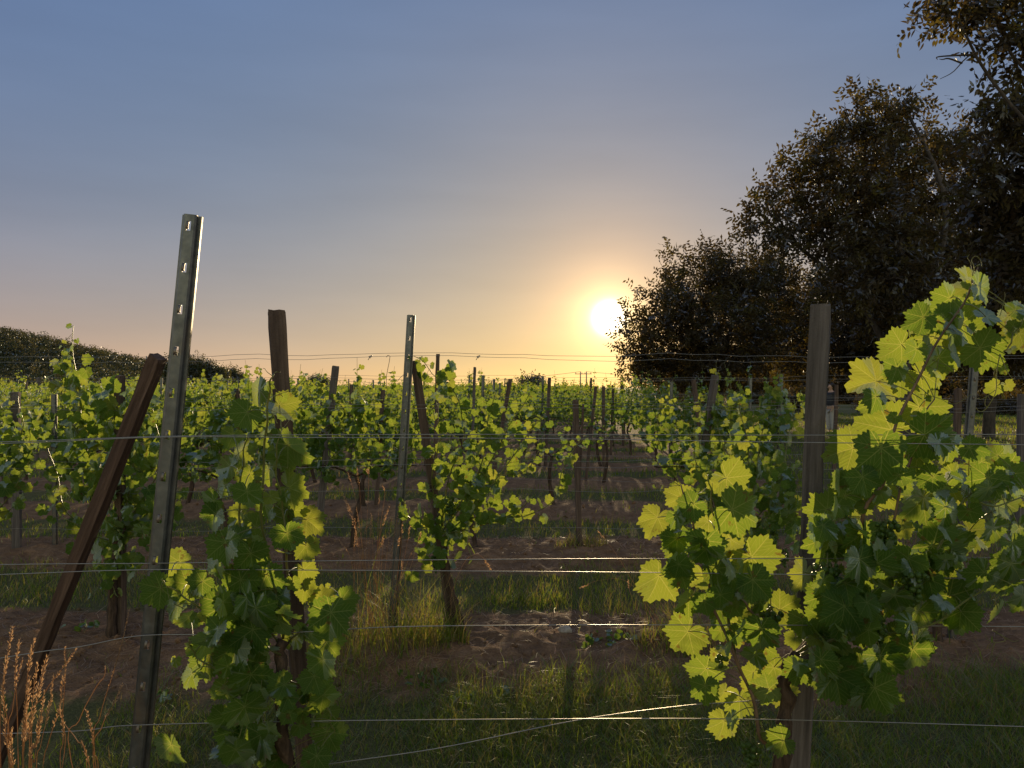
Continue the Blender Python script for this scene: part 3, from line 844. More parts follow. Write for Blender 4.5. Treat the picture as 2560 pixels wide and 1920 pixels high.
shoots_vine(LEAF_MID, -.42, Y2, 'golden lit grapevine tied to a slanting wooden stake behind the tall grass tuft', [(1165, 1640), (1150, 1560), (1128, 1480), (1112, 1390), (1108, 1330)],
            [[(1105, 1330), (1120, 1200), (1160, 1100), (1150, 1010), (1120, 960), (1085, 940), (1060, 905), (1035, 890)], [(1105, 1330), (1180, 1230), (1240, 1130), (1275, 1060), (1310, 1010), (1325, 980)],
             [(1105, 1340), (1190, 1260), (1290, 1130), (1330, 1070), (1365, 1035)], [(1105, 1340), (1200, 1290), (1300, 1290), (1385, 1250), (1405, 1180), (1440, 1115), (1455, 1100)],
             [(1105, 1340), (1210, 1310), (1290, 1280), (1330, 1240)], [(1105, 1330), (1080, 1200), (1100, 1090), (1075, 1000)], [(1105, 1330), (1020, 1290), (1010, 1250)], [(1108, 1340), (1150, 1330), (1180, 1390)], [(1105, 1330), (1200, 1170), (1220, 1050), (1240, 980)],
             [(1105, 1330), (1210, 1200), (1310, 1180), (1350, 1120)]],
            [(1175, 1190, 80, 140, 50), (1200, 1240, 90, 80, 34), (1090, 1380, 60, 60, 24), (1240, 1080, 80, 80, 30), (1040, 1300, 30, 40, 9), (1110, 960, 40, 50, 10)], leaf=.055, clusters=[(1125, 1260, 30, 50, 30), (1090, 1400, 26, 50, 26)])
shoots_vine(LEAF_MID, 1.45, Y2, 'second row grapevine seen behind the left half of the big right foreground vine', [(1690, 1700), (1696, 1560), (1740, 1440), (1800, 1390)],
            [[(1800, 1390), (1850, 1250), (1870, 1120), (1850, 1020), (1848, 985)], [(1800, 1390), (1930, 1250), (1960, 1150), (1985, 1030), (2000, 975)], [(1800, 1390), (1780, 1260), (1740, 1150), (1735, 1050)], [(1800, 1390), (1700, 1300), (1690, 1210)],
             [(1800, 1390), (1820, 1180), (1790, 1060)], [(1800, 1390), (1900, 1300), (1980, 1240), (2000, 1180)], [(1800, 1390), (1870, 1260), (1900, 1120), (1905, 1060)]],
            [(1840, 1200, 90, 110, 90), (1900, 1330, 110, 90, 70), (1760, 1230, 60, 90, 30), (1960, 1250, 60, 90, 30)], clusters=[(1960, 1390, 30, 46, 26), (1935, 1330, 28, 40, 24)])
shoots_vine(LEAF_MID, 2.62, Y2, 'grapevine in the second row partly hidden behind the right foreground vine', [(2345, 1680), (2340, 1540), (2335, 1400)],
            [[(2335, 1400), (2300, 1330), (2250, 1300)], [(2335, 1400), (2380, 1330), (2440, 1320)]], [(2340, 1390, 70, 50, 40), (2260, 1420, 60, 50, 20)], leaf=.05)

# rows 3 and further: six shapes, copied vine by vine
PROTO = {}
for q_, tpl, kw in (('a', LEAF_MID, dict(nshoot=11, nleaf=36)), ('b', LEAF_LOW, dict(nshoot=11, nleaf=36)), ('c', LEAF_TINY, dict(nshoot=11, nleaf=34, leaf=.068))):
    PROTO[q_] = []
    for k in range(6):
        b, fo = generic_vine(tpl, half=.62, ztop=1.62 + .03 * (k % 3), wild=.42, **kw)
        lm = M['leaf'] if q_ == 'a' else M['leaf_far']
        if q_ == 'c':
            me_all = MB()
            for src, mi in ((b, 2), (fo, None)):
                pass
            PROTO[q_].append((b.mesh('trunk', [M['bark']]), fo.mesh('foliage', [lm, M['stem']])))
        else:
            PROTO[q_].append((b.mesh('trunk', [M['bark']]), fo.mesh('foliage', [lm, M['stem']])))
# a sparse young vine for the gap
SPARSE = []
for k in range(2):
    b, fo = generic_vine(LEAF_LOW, nshoot=3, half=.25, ztop=1.35, wild=.3, nleaf=9, zbase=.8)
    SPARSE.append((b.mesh('trunk', [M['bark']]), fo.mesh('foliage', [M['leaf_far'], M['stem']])))

ORD = ['zeroth', 'first', 'second', 'third', 'fourth', 'fifth', 'sixth', 'seventh', 'eighth', 'ninth', 'tenth', 'eleventh', 'twelfth', 'thirteenth', 'fourteenth', 'fifteenth', 'sixteenth', 'seventeenth', 'eighteenth']


def row_end(k):
    return {3: 2.3, 4: 3.2}.get(k, 4.1)


def gap(k):                                     # stretch of bare wires in the middle of the near rows
    return {3: (-0.75, 1.55), 4: (-0.75, 1.95), 5: (-0.1, 2.0), 6: (.5, 1.9)}.get(k)


NVINE = 0
LAST_ROW = 17
for k in range(3, LAST_ROW + 1):
    Y = row_y(k)
    xs = []
    x = row_end(k) - random.uniform(0, .3)
    while x > -.69 * Y - .3:
        xs.append(x); x -= random.uniform(1.12, 1.28)
    xs = xs[::-1]
    q_ = 'a' if k <= 5 else 'b' if k <= 8 else 'c'
    for j, x in enumerate(xs):
        g = gap(k)
        sparse = False
        if g and g[0] < x < g[1]:
            if random.random() < (.72 if k < 6 else .12): continue
            sparse = True
        side = 'left of' if x < 0 else 'right of'
        nth = (ORD[j + 1] if j + 1 < len(ORD) else '%dth' % (j + 1))
        if sparse: lab = 'thin young grapevine with few leaves among bare wires in the %s row back' % ORD[k]
        else: lab = '%s leafy grapevine from the left in the %s vine row back' % (nth, ORD[k])
        tr, fm = random.choice(SPARSE if sparse else PROTO[q_])
        root = thing('grapevine', (x, Y + random.uniform(-.05, .05), 0), lab, 'grapevine', 'grapevines of the vineyard')
        root.rotation_euler.z = random.choice((0, math.pi)) + random.uniform(-.08, .08)
        s = random.uniform(.88, 1.09)
        root.scale = (random.uniform(.97, 1.1), 1.0, s)
        link('trunk', tr, root); link('foliage', fm, root)
        NVINE += 1

# the rows beyond: far off, one mass of leaves
b = MB()
for k in range(LAST_ROW + 1, 46):
    Y = row_y(k)
    w0, w1 = -.70 * Y, min(.3 * Y, 4.5 + .12 * (Y - 45))
    n = int((w1 - w0) * (70 if k < 28 else 42))
    P = np.stack([RNG.uniform(w0, w1, n), Y + RNG.normal(0, .16, n), np.zeros(n)], -1)
    tp = 1.60 + .14 * vnoise(P[:, 0] * 1.4, P[:, 1] * 0 + k * 7.3, 9) + .06 * vnoise(P[:, 0] * 5, P[:, 1] * 0 + k * 3.1, 10)
    P[:, 2] = .85 + (tp - .85) * RNG.uniform(0, 1, n) ** .55 + np.where(RNG.random(n) < .03, RNG.uniform(0, .25, n), 0)
    put_leaves(b, LEAF_TINY, P, RNG.normal(0, .6, (n, 3)) + (0, 0, -.6), RNG.normal(0, .6, (n, 3)) + (0, -1, .4), RNG.uniform(.08, .13, n), np.clip(RNG.normal(.5, .2, n), 0, 1))
tag(b.build('far_vine_rows', [M['leaf_far']]), 'far vine rows merging into a green band below the horizon', 'vines', kind='stuff')

# ------------------------------------------------------------------ wires
WIRE_Z = [('upper top wire', 1.79, .03), ('lower top wire', 1.775, -.03), ('upper catch wire', 1.468, .03), ('lower catch wire', 1.448, -.03), ('upper middle wire', 1.13, .03), ('lower middle wire', 1.10, -.03), ('fruiting wire', .94, .0), ('lowest wire', .695, 0)]


def wire_obj(pts, rad, label, grp='trellis wires', sides=6):
    b = MB()
    tube(b, pts, rad, sides)
    o = b.build('trellis_wire', [M['wire']])
    return tag(o, label, 'wire', grp)


def px_wire(pts, Y, n=60):
    return spline([at(a, b_, Y) for a, b_ in pts], n)


wire_obj(px_wire([(-900, 1128), (0, 1105), (405, 1091), (800, 1087), (1400, 1086), (2000, 1088), (2560, 1086), (3300, 1090)], 2.07), .0013, 'uppermost wire of the nearest trellis, the back one of a close pair')
wire_obj(px_wire([(-900, 1132), (0, 1109), (405, 1093), (800, 1094), (1400, 1097), (2000, 1106), (2560, 1112), (3300, 1122)], 2.0), .0013, 'uppermost wire of the nearest trellis, the front one of a close pair')
wire_obj(px_wire([(-900, 1425), (0, 1411), (370, 1408), (800, 1402), (1400, 1397), (2000, 1396), (2560, 1394), (3300, 1394)], 2.1), .0013, 'second highest wire of the nearest trellis, above the leaves of its twin')
wire_obj(px_wire([(-900, 1470), (0, 1436), (370, 1424), (800, 1425), (1400, 1429), (2000, 1436), (2560, 1449), (3300, 1460)], 2.03), .0013, 'third highest wire of the nearest trellis, just below its twin')
wire_obj(px_wire([(-900, 1800), (0, 1645), (195, 1617), (360, 1588), (600, 1586), (800, 1577), (1000, 1566), (1400, 1562), (1900, 1562), (2560, 1566), (3300, 1575)], 2.08, 80), .0014, 'fruiting wire of the nearest trellis with a kink left of the steel post')
wire_obj(px_wire([(-900, 1850), (100, 1830), (330, 1812), (800, 1801), (1400, 1796), (1900, 1797), (2560, 1815), (3300, 1840)], 2.08), .0014, 'lowest wire of the nearest trellis, running above the front grass')
wire_obj(px_wire([(300, 2010), (560, 1955), (800, 1912), (1100, 1868), (1442, 1799), (1700, 1764), (1830, 1754), (1960, 1745)], 2.12), .0014, 'slack wire rising to the right across the front grass')
for k in range(2, 8):
    Y = row_y(k)
    x0, x1 = -.72 * Y - 1, min(.72 * Y + 1, 6.2)
    for nm, z, dy in WIRE_Z:
        if k > 3 and nm == 'lower top wire' or k > 4 and nm == 'upper top wire': continue
        n = 60
        xs = np.linspace(x0, x1, n)
        z = z - (.11 if k > 2 and z > 1.7 else 0)
        sag = .012 * np.sin(xs * 1.2 + k) + .006 * np.sin(xs * 3.7 + z * 9)
        if nm == 'lower top wire': sag = sag - .02 * np.sin((xs - x0) * .8) ** 2
        wire_obj(np.stack([xs, np.full(n, Y + dy) + .01 * np.sin(xs * 2 + z), z + random.uniform(-.012, .012) + sag + ground_z(xs, np.full(n, Y)) * .3], -1), {2: .0013, 3: .0013}.get(k, .0011), '%s of the %s trellis row back' % (nm, ORD[k]), sides=4)
# loose wire ends and dried shoots hanging on the top wire of row 2
b = MB()
tube(b, px_wire([(975, 891), (973, 905), (969, 925), (966, 945), (968, 975)], Y2, 16), .0018, 4)
tube(b, px_wire([(975, 891), (970, 888), (966, 893)], Y2, 6), .0018, 4)
tag(b.build('dry_tendril', [M['cane']]), 'dry shoot hanging from the top wire left of the second steel post', 'tendril')
b = MB()
tube(b, px_wire([(1012, 934), (1000, 945), (993, 954)], Y2, 8), .0016, 4)
tag(b.build('wire_end', [M['wire']]), 'loose wire end sticking out from the second steel post', 'wire')
for px, lab in ((925, 'small wire twist on the top wire above the wooden stakes'), (1195, 'small wire knot on the top wire right of the thin dark post')):
    b = MB()
    tube(b, px_wire([(px - 5, 900), (px, 892), (px + 4, 888), (px + 1, 895), (px - 3, 891), (px + 6, 890)], Y2 + .03, 16), .002, 4)
    tag(b.build('wire_knot', [M['wire']]), lab, 'wire')


# ------------------------------------------------------------------ steel posts
def steel_profile(mb, length, holes=(), w=.032, z0=0.0):
    """hat-shaped rolled profile: flat web towards -Y, side walls back, flanges out; sheet 1.6 mm"""
    hw = w / 2
    zs = [z0]
    for h in holes: zs += [h - .013, h + .013]
    zs.append(z0 + length)
    zs = sorted(zs)
    sec = [(-.026, .028), (-.026, .019), (-hw - .001, .019), (-hw - .001, .004), (-hw + .003, 0), (-.0055, 0), (.0055, 0), (hw - .003, 0), (hw + .001, .004), (hw + .001, .019), (.026, .019), (.026, .028)]
    V = np.array([[(a, b_, z) for a, b_ in sec] for z in zs])
    m = len(sec); F = []
    for r_ in range(len(zs) - 1):
        hole = any(abs((zs[r_] + zs[r_ + 1]) / 2 - h) < .006 for h in holes)
        for c in range(m - 1):
            if hole and c == 5: continue
            a = r_ * m + c
            F.append((a, a + 1, a + m + 1, a + m))
    mb.add(V.reshape(-1, 3), np.array(F), smooth=False)


def hook_mesh():
    mb = MB()
    n = 9
    t = np.linspace(0, 1, n)
    z = .012 - t * .022
    y = -.0015 - .0055 * np.sin(t * 2.6)
    for s, x0 in ((1, -.006),):
        V = np.array([[(x0, y[i], z[i]), (x0 + .0075, y[i], z[i])] for i in range(n)]).reshape(-1, 3)
        F = np.array([(2 * i, 2 * i + 1, 2 * i + 3, 2 * i + 2) for i in range(n - 1)])
        mb.add(V, F)
    return mb.mesh('wire_hook', [M['steel']])


HOOK = hook_mesh()


def solid(o, t=.0016):
    md = o.modifiers.new('sheet', 'SOLIDIFY'); md.thickness = t; md.offset = 0
    return o


def steel_post(top, low, Y, label, yaw, hooks, grp='steel trellis posts'):
    a, b_ = at(*top, Y), at(*low, Y)
    d = (a - b_) / (a[2] - b_[2])
    base = a - d * a[2]
    ln = np.linalg.norm(a - base) + .25
    root = thing('steel_post', base, label, 'trellis post', grp)
    ax = Vector(nrm(d))
    root.rotation_mode = 'QUATERNION'
    from mathutils import Quaternion
    root.rotation_quaternion = Vector((0, 0, 1)).rotation_difference(ax) @ Quaternion((0, 0, 1), yaw)
    mb = MB()
    L = ln - .25
    hs = [L - .032 - .115 * i for i in range(int((L - .1) / .115))] if hooks else []
    steel_profile(mb, ln, hs, z0=-.25)
    solid(mb.build('post_profile', [M['steel']], root))
    for h in hs:
        o = link('wire_hook', HOOK, root); o.location = (0, 0, h)
        solid(o, .0018)
    return root


steel_post((474, 535), (340, 1920), 2.1, 'nearest galvanised steel post with punched wire hooks, leaning right beside the brown prop', .06, True)
steel_post((1027, 787), (990, 1420), Y2, 'galvanised steel post rising from the tall grass tuft in the second row', .0, True)
steel_post((2443, 890), (2405, 1330), Y2, 'pale blue grey steel post behind the right foreground vine', -.1, True)


# ------------------------------------------------------------------ wooden posts
def plank(mb, length, w, d, z0=0., rough=.002, chip=True, n=26):
    zs = np.concatenate((np.linspace(z0, length - .05, n), [length - .025, length - .008, length]))
    ring = []
    c = [(-1, -1), (-.4, -1.02), (.4, -.98), (1, -1), (1.02, 0), (1, 1), (0, 1), (-1, 1), (-1.01, 0)]
    m = len(c)
    V = []
    ox = np.cumsum(RNG.normal(0, rough * .5, len(zs))); oy = np.cumsum(RNG.normal(0, rough * .5, len(zs)))
    for i, z in enumerate(zs):
        for (a, b_) in c:
            k = 1.0 if i < len(zs) - 1 else .94
            V.append((a * w / 2 * k + RNG.normal(0, rough * .5) + ox[i] * .4, b_ * d / 2 * k + RNG.normal(0, rough * .5) + oy[i] * .4, z + (RNG.normal(0, .0025) if chip and i == len(zs) - 1 else 0)))
    V = np.array(V)
    i = np.arange(len(zs) - 1)[:, None] * m; j = np.arange(m)[None]; j2 = (j + 1) % m
    F = [np.stack([i + j, i + j2, i + m + j2, i + m + j], -1).reshape(-1, 4), (np.arange(m) + (len(zs) - 1) * m)[None]]
    mb.add(V, F, smooth=False)


def wood_post(top, low, Y, w, label, mat='wood', dy=0.0, yaw=0.0, d=None, name='wooden_post', grp='wooden vineyard posts', to=None):
    a = at(*top, Y); b_ = at(*low, Y + dy)
    k = a - b_
    base = a - k / k[2] * (a[2] - 0.0)
    ln = float(np.linalg.norm(a - base))
    mb = MB()
    plank(mb, ln, w, d or w * .9, z0=-.2)
    o = mb.build(name, [M[mat]])
    o.location = tuple(base)
    o.rotation_mode = 'QUATERNION'
    from mathutils import Quaternion
    o.rotation_quaternion = Vector((0, 0, 1)).rotation_difference(Vector(nrm(k))) @ Quaternion((0, 0, 1), yaw)
    return tag(o, label, 'post', grp)


wood_post((694, 777), (719, 1182), 2.36, .049, 'dark brown wooden post with splintered edge inside the left foreground vine', 'wood', 0, .38)
wood_post((2052, 760), (2010, 1640), 2.36, .058, 'grey weathered wooden post standing in the right foreground vine', 'wood_grey', 0, -.42)
wood_post((398, 893), (98, 1640), 2.22, .040, 'reddish brown wooden prop leaning against the nearest steel post', 'wood_red', .35, -.25, name='wooden_prop')
wood_post((1036, 903), (1094, 1310), Y2 + .08, .052, 'slanting wooden stake behind the second steel post', 'wood', 0, .2)
wood_post((298, 938), (303, 1500), Y2 + .05, .049, 'upright brown wooden post in the bushy vine behind the leaning prop', 'wood', 0, -.3)
Y3, Y4 = row_y(3), row_y(4)
wood_post((838, 915), (806, 1222), Y3, .066, 'tilted wooden post between the dark wooden post and the second steel post', 'wood_grey', 0, .3)
wood_post((1095, 885), (1089, 1120), Y3, .036, 'thin dark post whose top meets the top wire', 'wood', 0, 0)
wood_post((1439, 1000), (1449, 1370), Y3, .05, 'dark wooden stake standing alone in the gap among bare wires', 'wood', 0, .1)
wood_post((1458, 1010), (1440, 1370), Y3 + .12, .02, 'thin stick crossing the dark stake in the gap', 'wood', 0, .1, name='vine_stick')
wood_post((38, 980), (44, 1412), Y3, .07, 'thick grey wooden post near the left edge of the photo', 'wood_grey', 0, .2)
wood_post((1788, 938), (1766, 1080), Y3, .06, 'grey wooden post leaning left behind the right hand vines', 'wood_grey', 0, .3)
wood_post((1734, 950), (1749, 1065), Y4, .05, 'brown wooden post leaning right behind the right hand vines', 'wood', 0, .3)
wood_post((2396, 972), (2389, 1170), Y3, .052, 'brown wooden post beside the pale steel post at the grass', 'wood', 0, .1)
wood_post((2556, 985), (2551, 1260), Y3 - .3, .062, 'grey wooden post at the right edge of the photo', 'wood_grey', 0, .1)
wood_post((2092, 962), (2087, 1110), row_y(5), .05, 'slim wooden post in front of the person', 'wood', 0, .1)
wood_post((591, 972), (602, 1035), Y4, .062, 'short leaning wooden post seen left of the dark wooden post', 'wood', 0, .2)
wood_post((1187, 918), (1181, 1095), Y4, .034, 'tall thin post right of the golden lit vine', 'wood_grey', 0, .2)
wood_post((1276, 948), (1265, 1010), row_y(5), .06, 'slanting dark post sticking up above the golden lit vine', 'wood', 0, .2)
wood_post((1490, 966), (1483, 1030), row_y(5), .044, 'dark wooden post below the sun at the far end of the gap', 'wood', 0, .2)
wood_post((958, 975), (951, 1090), Y4, .055, 'brown wooden post left of the second steel post among far vines', 'wood', 0, .2)

mb = MB(); steel_profile(mb, 2.15, (), z0=-.1)
STEEL_ME = mb.mesh('steel_post', [M['steel']])
STAKE_ME = []
for k in range(4):
    mb = MB(); plank(mb, 1.8 + .08 * k, .05, .045, z0=-.1, n=10)
    STAKE_ME.append(mb.mesh('wooden_post', [M['wood' if k % 2 else 'wood_grey']]))


def field_post(kind, x, Y, h, lean, label):
    if kind == 'steel':
        o = link('steel_post', STEEL_ME); o.scale = (1, 1, h / 2.05)
        solid(o)
        tag(o, label, 'trellis post', 'steel trellis posts')
    else:
        o = link('wooden_post', random.choice(STAKE_ME)); o.scale = (random.uniform(.9, 1.3), random.uniform(.9, 1.3), h / 1.92)
        tag(o, label, 'post', 'wooden vineyard posts')
    o.location = (x, Y, 0)
    o.rotation_euler = (random.uniform(-.03, .03), lean, random.uniform(-.6, .6))
    return o


for (kind, px, py, k, lean, lab) in (('steel', 1205, 938, 5, .01, 'second thin post in the line of thin posts left of the power poles'), ('steel', 1231, 948, 6, .0, 'third thin post in the line of thin posts left of the power poles'),
                                     ('steel', 1245, 957, 7, .02, 'fourth thin post in the line of thin posts left of the power poles'), ('wood', 1509, 977, 6, .0, 'short dark stake just right of the post below the sun'),
                                     ('wood', 1527, 967, 7, .03, 'dark stake touching the bright horizon below the sun'), ('steel', 1870, 941, 5, .04, 'thin steel post shining blue before the dark trees'),
                                     ('steel', 1943, 935, 4, .03, 'broader steel post shining blue left of the grey wooden post'), ('steel', 1674, 955, 5, .02, 'slender post left of the two crossed leaning posts'),
                                     ('steel', 137, 985, 3, .0, 'steel post inside the bushy vine near the left edge'), ('wood', 490, 985, 6, .0, 'wooden post just right of the nearest steel post, far back'),
                                     ('steel', 570, 952, 9, .0, 'bare steel post below the lone round tree'), ('wood', 262, 985, 7, .0, 'post left of the upright brown wooden post, far back'),
                                     ('wood', 875, 975, 5, .03, 'wooden stake right of the tilted wooden post'), ('steel', 800, 985, 6, .0, 'thin steel post just left of the tilted wooden post')):
    Y = row_y(k); p = at(px, py, Y)
    field_post(kind, p[0], Y, p[2], lean, lab)
for k in range(6, 20):
    Y = row_y(k)
    x = -.68 * Y + random.uniform(0, 4)
    j = 0
    while x < row_end(k):
        j += 1
        kd = 'steel' if random.random() < .45 else 'wood'
        field_post(kd, x, Y + .05, random.uniform(1.75, 1.98) if kd == 'steel' else random.uniform(1.6, 1.85), random.uniform(-.07, .07),
                   'small far %s post, the %s from the left along the %s vine row back' % ('steel' if kd == 'steel' else 'wooden', ORD[j] if j < len(ORD) else '%dth' % j, ORD[k] if k < len(ORD) else '%dth' % k))
        x += random.uniform(3.2, 6.0)


# ------------------------------------------------------------------ trees
def leaf_diamonds(mb, P, T, N, L, W, tint, mi=0, six=False):
    T = nrm(T); N = nrm(N - (N * T).sum(-1, keepdims=True) * T); U = np.cross(T, N)
    L = np.asarray(L)[:, None]; W = np.asarray(W)[:, None]
    if six:
        pts = [P, P + T * L * .3 + U * W * .46, P + T * L * .62 + U * W * .40 - N * L * .04, P + T * L - N * L * .14, P + T * L * .62 - U * W * .40 - N * L * .04, P + T * L * .3 - U * W * .46]
    else:
        pts = [P, P + T * L * .45 + U * W * .5, P + T * L - N * L * .1, P + T * L * .45 - U * W * .5]
    m = len(pts)
    V = np.stack(pts, 1).reshape(-1, 3)
    F = np.arange(len(P) * m).reshape(-1, m)
    mb.add(V, F, None, np.repeat(tint, m), mi, smooth=False)


def compound_leaves(mb, C, out, leaflet, nleaflet=7, six=False, tint=(.1, .9)):
    """pinnate leaves: C attach points, out their directions"""
    n = len(C)
    D = nrm(out + RNG.normal(0, .55, (n, 3)) + (0, 0, -.12))
    side = nrm(np.cross(D, RNG.normal(0, 1, (n, 3))))
    up = np.cross(side, D)
    ln = leaflet * 2.4
    k = np.arange(nleaflet)
    t = (k // 2 + .6) / (nleaflet / 2 + .2)
    s = np.where(k % 2, -1, 1)
    P = C[:, None] + D[:, None] * (t * ln)[None, :, None] - up[:, None] * (t ** 2 * ln * .25)[None, :, None]
    T = D[:, None] * .55 + side[:, None] * (s * .9)[None, :, None] + RNG.normal(0, .2, (n, nleaflet, 3)) + np.array((0, 0, -.25))
    N = np.broadcast_to(up[:, None], T.shape) + RNG.normal(0, .35, T.shape)
    tt = np.repeat(RNG.uniform(*tint, n), nleaflet)
    m = n * nleaflet
    leaf_diamonds(mb, P.reshape(-1, 3), T.reshape(-1, 3), N.reshape(-1, 3), leaflet * RNG.uniform(.75, 1.2, m), leaflet * .46 * RNG.uniform(.8, 1.15, m), tt, 0, six)


def tree(label, base, lobes, leaflet, dens, trunk_r, fork=.35, name='walnut_tree', grp='trees beside the vineyard', six=False, mat='tree_leaf', bare=(), hide=None, nl=7):
    """lobes: (x, y, z, rx, rz) ellipsoids of the crown in the place; limbs reach each lobe, twigs each leaf spray"""
    root = thing(name, (base[0], base[1], 0), label, 'tree', grp)
    o = np.array((base[0], base[1], 0.0))
    tb, cr = MB(), MB()
    zc = np.mean([l[2] for l in lobes])
    F0 = o + np.array((random.uniform(-.2, .2), random.uniform(-.2, .2), zc * fork))
    tube(tb, spline([o - o + (0, 0, -.2), (F0 - o) * .5 + RNG.normal(0, .06, 3), F0 - o, (F0 - o) + (0, 0, zc * .25)], 14), np.linspace(trunk_r, trunk_r * .55, 14), 9)
    # a few main limbs, the other lobes branch off the nearest one
    cs = [np.array(l[:3]) for l in lobes]
    main = [int(np.argmax([c[2] for c in cs]))]
    while len(main) < min(5, len(cs)):
        main.append(int(np.argmax([min(np.linalg.norm(c - cs[m]) for m in main) for c in cs])))
    LP, LR = {}, {}
    for q_ in sorted(range(len(cs)), key=lambda i: (i not in main, np.linalg.norm(cs[i] - F0))):
        c, rx = cs[q_], lobes[q_][3]
        if q_ in main: a, r0 = F0 + (0, 0, random.uniform(-.1, .2) * zc), trunk_r * .34
        else:
            al = np.concatenate([v[3:12] for v in LP.values()])
            al = al[al[:, 2] < c[2] + .2 * rx] if (al[:, 2] < c[2] + .2 * rx).any() else al
            a, r0 = al[np.argmin(np.linalg.norm(al - c, axis=1))], max(.012, trunk_r * .12)
        L_ = np.linalg.norm(c - a)
        lp = spline([a, a * .55 + c * .45 + RNG.normal(0, .10, 3) * L_ + (0, 0, .08 * L_), c, c + RNG.normal(0, .3, 3) * rx], 16)
        LP[tuple(lobes[q_][:3])] = lp + RNG.normal(0, .02, (16, 3)) * rx; LR[tuple(lobes[q_][:3])] = r0
    for (x, y, z, rx, rz) in lobes:
        c = np.array((x, y, z))
        lp = LP[(x, y, z)]
        tube(tb, lp - o, np.linspace(LR[(x, y, z)], .005, 16), 6)
        vol = rx * rx * rz
        n = int(4.2 * dens * vol ** .72) + 10
        d = nrm(RNG.normal(0, 1, (n, 3)))
        rad = RNG.uniform(0, 1, (n, 1)) ** .42
        rad = rad * (1 + .22 * np.sin(d[:, :1] * 5 + x) * np.cos(d[:, 2:] * 6 + z))
        C = c + d * rad * (rx, rx, rz)
        # twigs
        for p in C[:: 3]:
            a = lp[random.randrange(8, 16)]
            tube(tb, spline([a - o, (a + p) / 2 - o + RNG.normal(0, .08, 3) * rx, p - o], 5), [.010, .008, .006, .005, .003], 3, cap=False)
        mlt = 4
        CC = np.repeat(C, mlt, 0) + RNG.normal(0, leaflet * 1.3, (n * mlt, 3))
        compound_leaves(cr, CC - o, nrm(np.repeat(d, mlt, 0) + (0, 0, .1)), leaflet, nl, six)
    for pts in bare:
        tube(tb, spline([np.array(p) - o for p in pts], 16), np.linspace(.012, .003, 16), 5)
    tb.build('trunk', [M['tree_bark']], root)
    cr.build('crown', [M[mat]], root)
    return root


def lob(px, py, Y, rpx, zpx=None):
    p = at(px, py, Y)
    return (p[0], p[1], p[2], rpx / FPX * Y, (zpx or rpx) / FPX * Y)


# the far left tree that the sun touches
YA = 31
tree('rounded tree at the left end of the tree line with the sun at its edge', (8.2, YA), [lob(1606, 850, YA, 50), lob(1660, 790, YA - 1, 78), lob(1720, 880, YA + 1, 90), lob(1750, 720, YA, 90), lob(1840, 690, YA, 84), lob(1900, 760, YA + 1.5, 100), lob(1820, 830, YA - 1.5, 110), lob(1930, 880, YA, 90), lob(1606, 920, YA, 42, 36), lob(1660, 915, YA + 1, 70, 50), lob(1930, 680, YA + 1, 56), lob(1800, 920, YA - 1, 80, 50)], .18, 16, .26)
YB = 20
tree('tall walnut tree with a rounded top in the middle of the tree line', (10.2, YB), [lob(*a) for a in ((1910, 545, YB, 40), (1960, 500, YB, 48), (1930, 590, YB - .4, 40, 30), (2010, 545, YB, 60), (1985, 445, YB, 34), (2040, 450, YB, 56), (2040, 370, YB, 34), (2100, 390, YB + .5, 60), (2110, 320, YB, 36), (2180, 340, YB, 64), (2160, 275, YB, 30), (2225, 285, YB, 48), (2265, 270, YB + .4, 26), (2250, 370, YB, 64),
      (2100, 480, YB - .5, 76), (2190, 440, YB - .5, 80), (2090, 570, YB + .6, 70), (2180, 540, YB, 86), (2270, 470, YB + .5, 80), (2330, 370, YB + .8, 46), (2390, 340, YB + 1, 36), (2350, 450, YB + .6, 70), (2420, 400, YB + 1, 50), (2290, 580, YB + 1, 96), (2170, 650, YB + 1, 84), (2270, 690, YB + 1, 96), (2380, 560, YB + 1, 90), (2110, 720, YB + 2, 70, 56), (2230, 780, YB + 1.4, 100, 60), (2370, 680, YB + 1.4, 90), (2190, 700, YB - 1.6, 80), (2260, 640, YB - 1.6, 80), (2320, 750, YB - 1.4, 80), (2130, 650, YB - 1.2, 60), (2240, 560, YB - 1.4, 70))], .15, 17, .28)
YC = 11
tree('near walnut tree whose crown is cut by the right edge of the photo', (8.7, YC), [lob(*a) for a in ((2500, 285, YC, 34), (2550, 240, YC, 40), (2545, 330, YC, 60), (2470, 400, YC, 42), (2500, 460, YC, 64), (2580, 430, YC, 80), (2620, 300, YC + .4, 70), (2450, 520, YC + .6, 46), (2540, 560, YC + .5, 80), (2630, 560, YC, 90), (2500, 630, YC + .6, 60, 44), (2600, 680, YC, 90), (2690, 420, YC, 110), (2470, 590, YC + .8, 50))], .115, 27, .26, six=True)
YD = 8.2
br = [at(2640, 30, YD), at(2520, 105, YD), at(2430, 135, YD), at(2385, 178, YD), at(2352, 196, YD)]
tree('near walnut tree mostly outside the photo, its branch hanging into the top right corner', (7.6, YD), [lob(*a) for a in ((2350, 12, YD, 30, 20), (2400, 45, YD, 46, 30), (2440, 0, YD, 50, 30), (2480, 70, YD, 46, 30), (2540, 40, YD, 50, 40), (2530, 110, YD, 40, 30), (2600, 90, YD, 50, 40), (2440, -90, YD, 100, 50), (2590, -40, YD, 90, 60))], .085, 17, .07, six=True,
     bare=[br, [br[2], at(2350, 140, YD), at(2345, 148, YD)], [br[2] * .5 + br[3] * .5, at(2375, 145, YD), at(2358, 147, YD), at(2350, 146, YD)]])
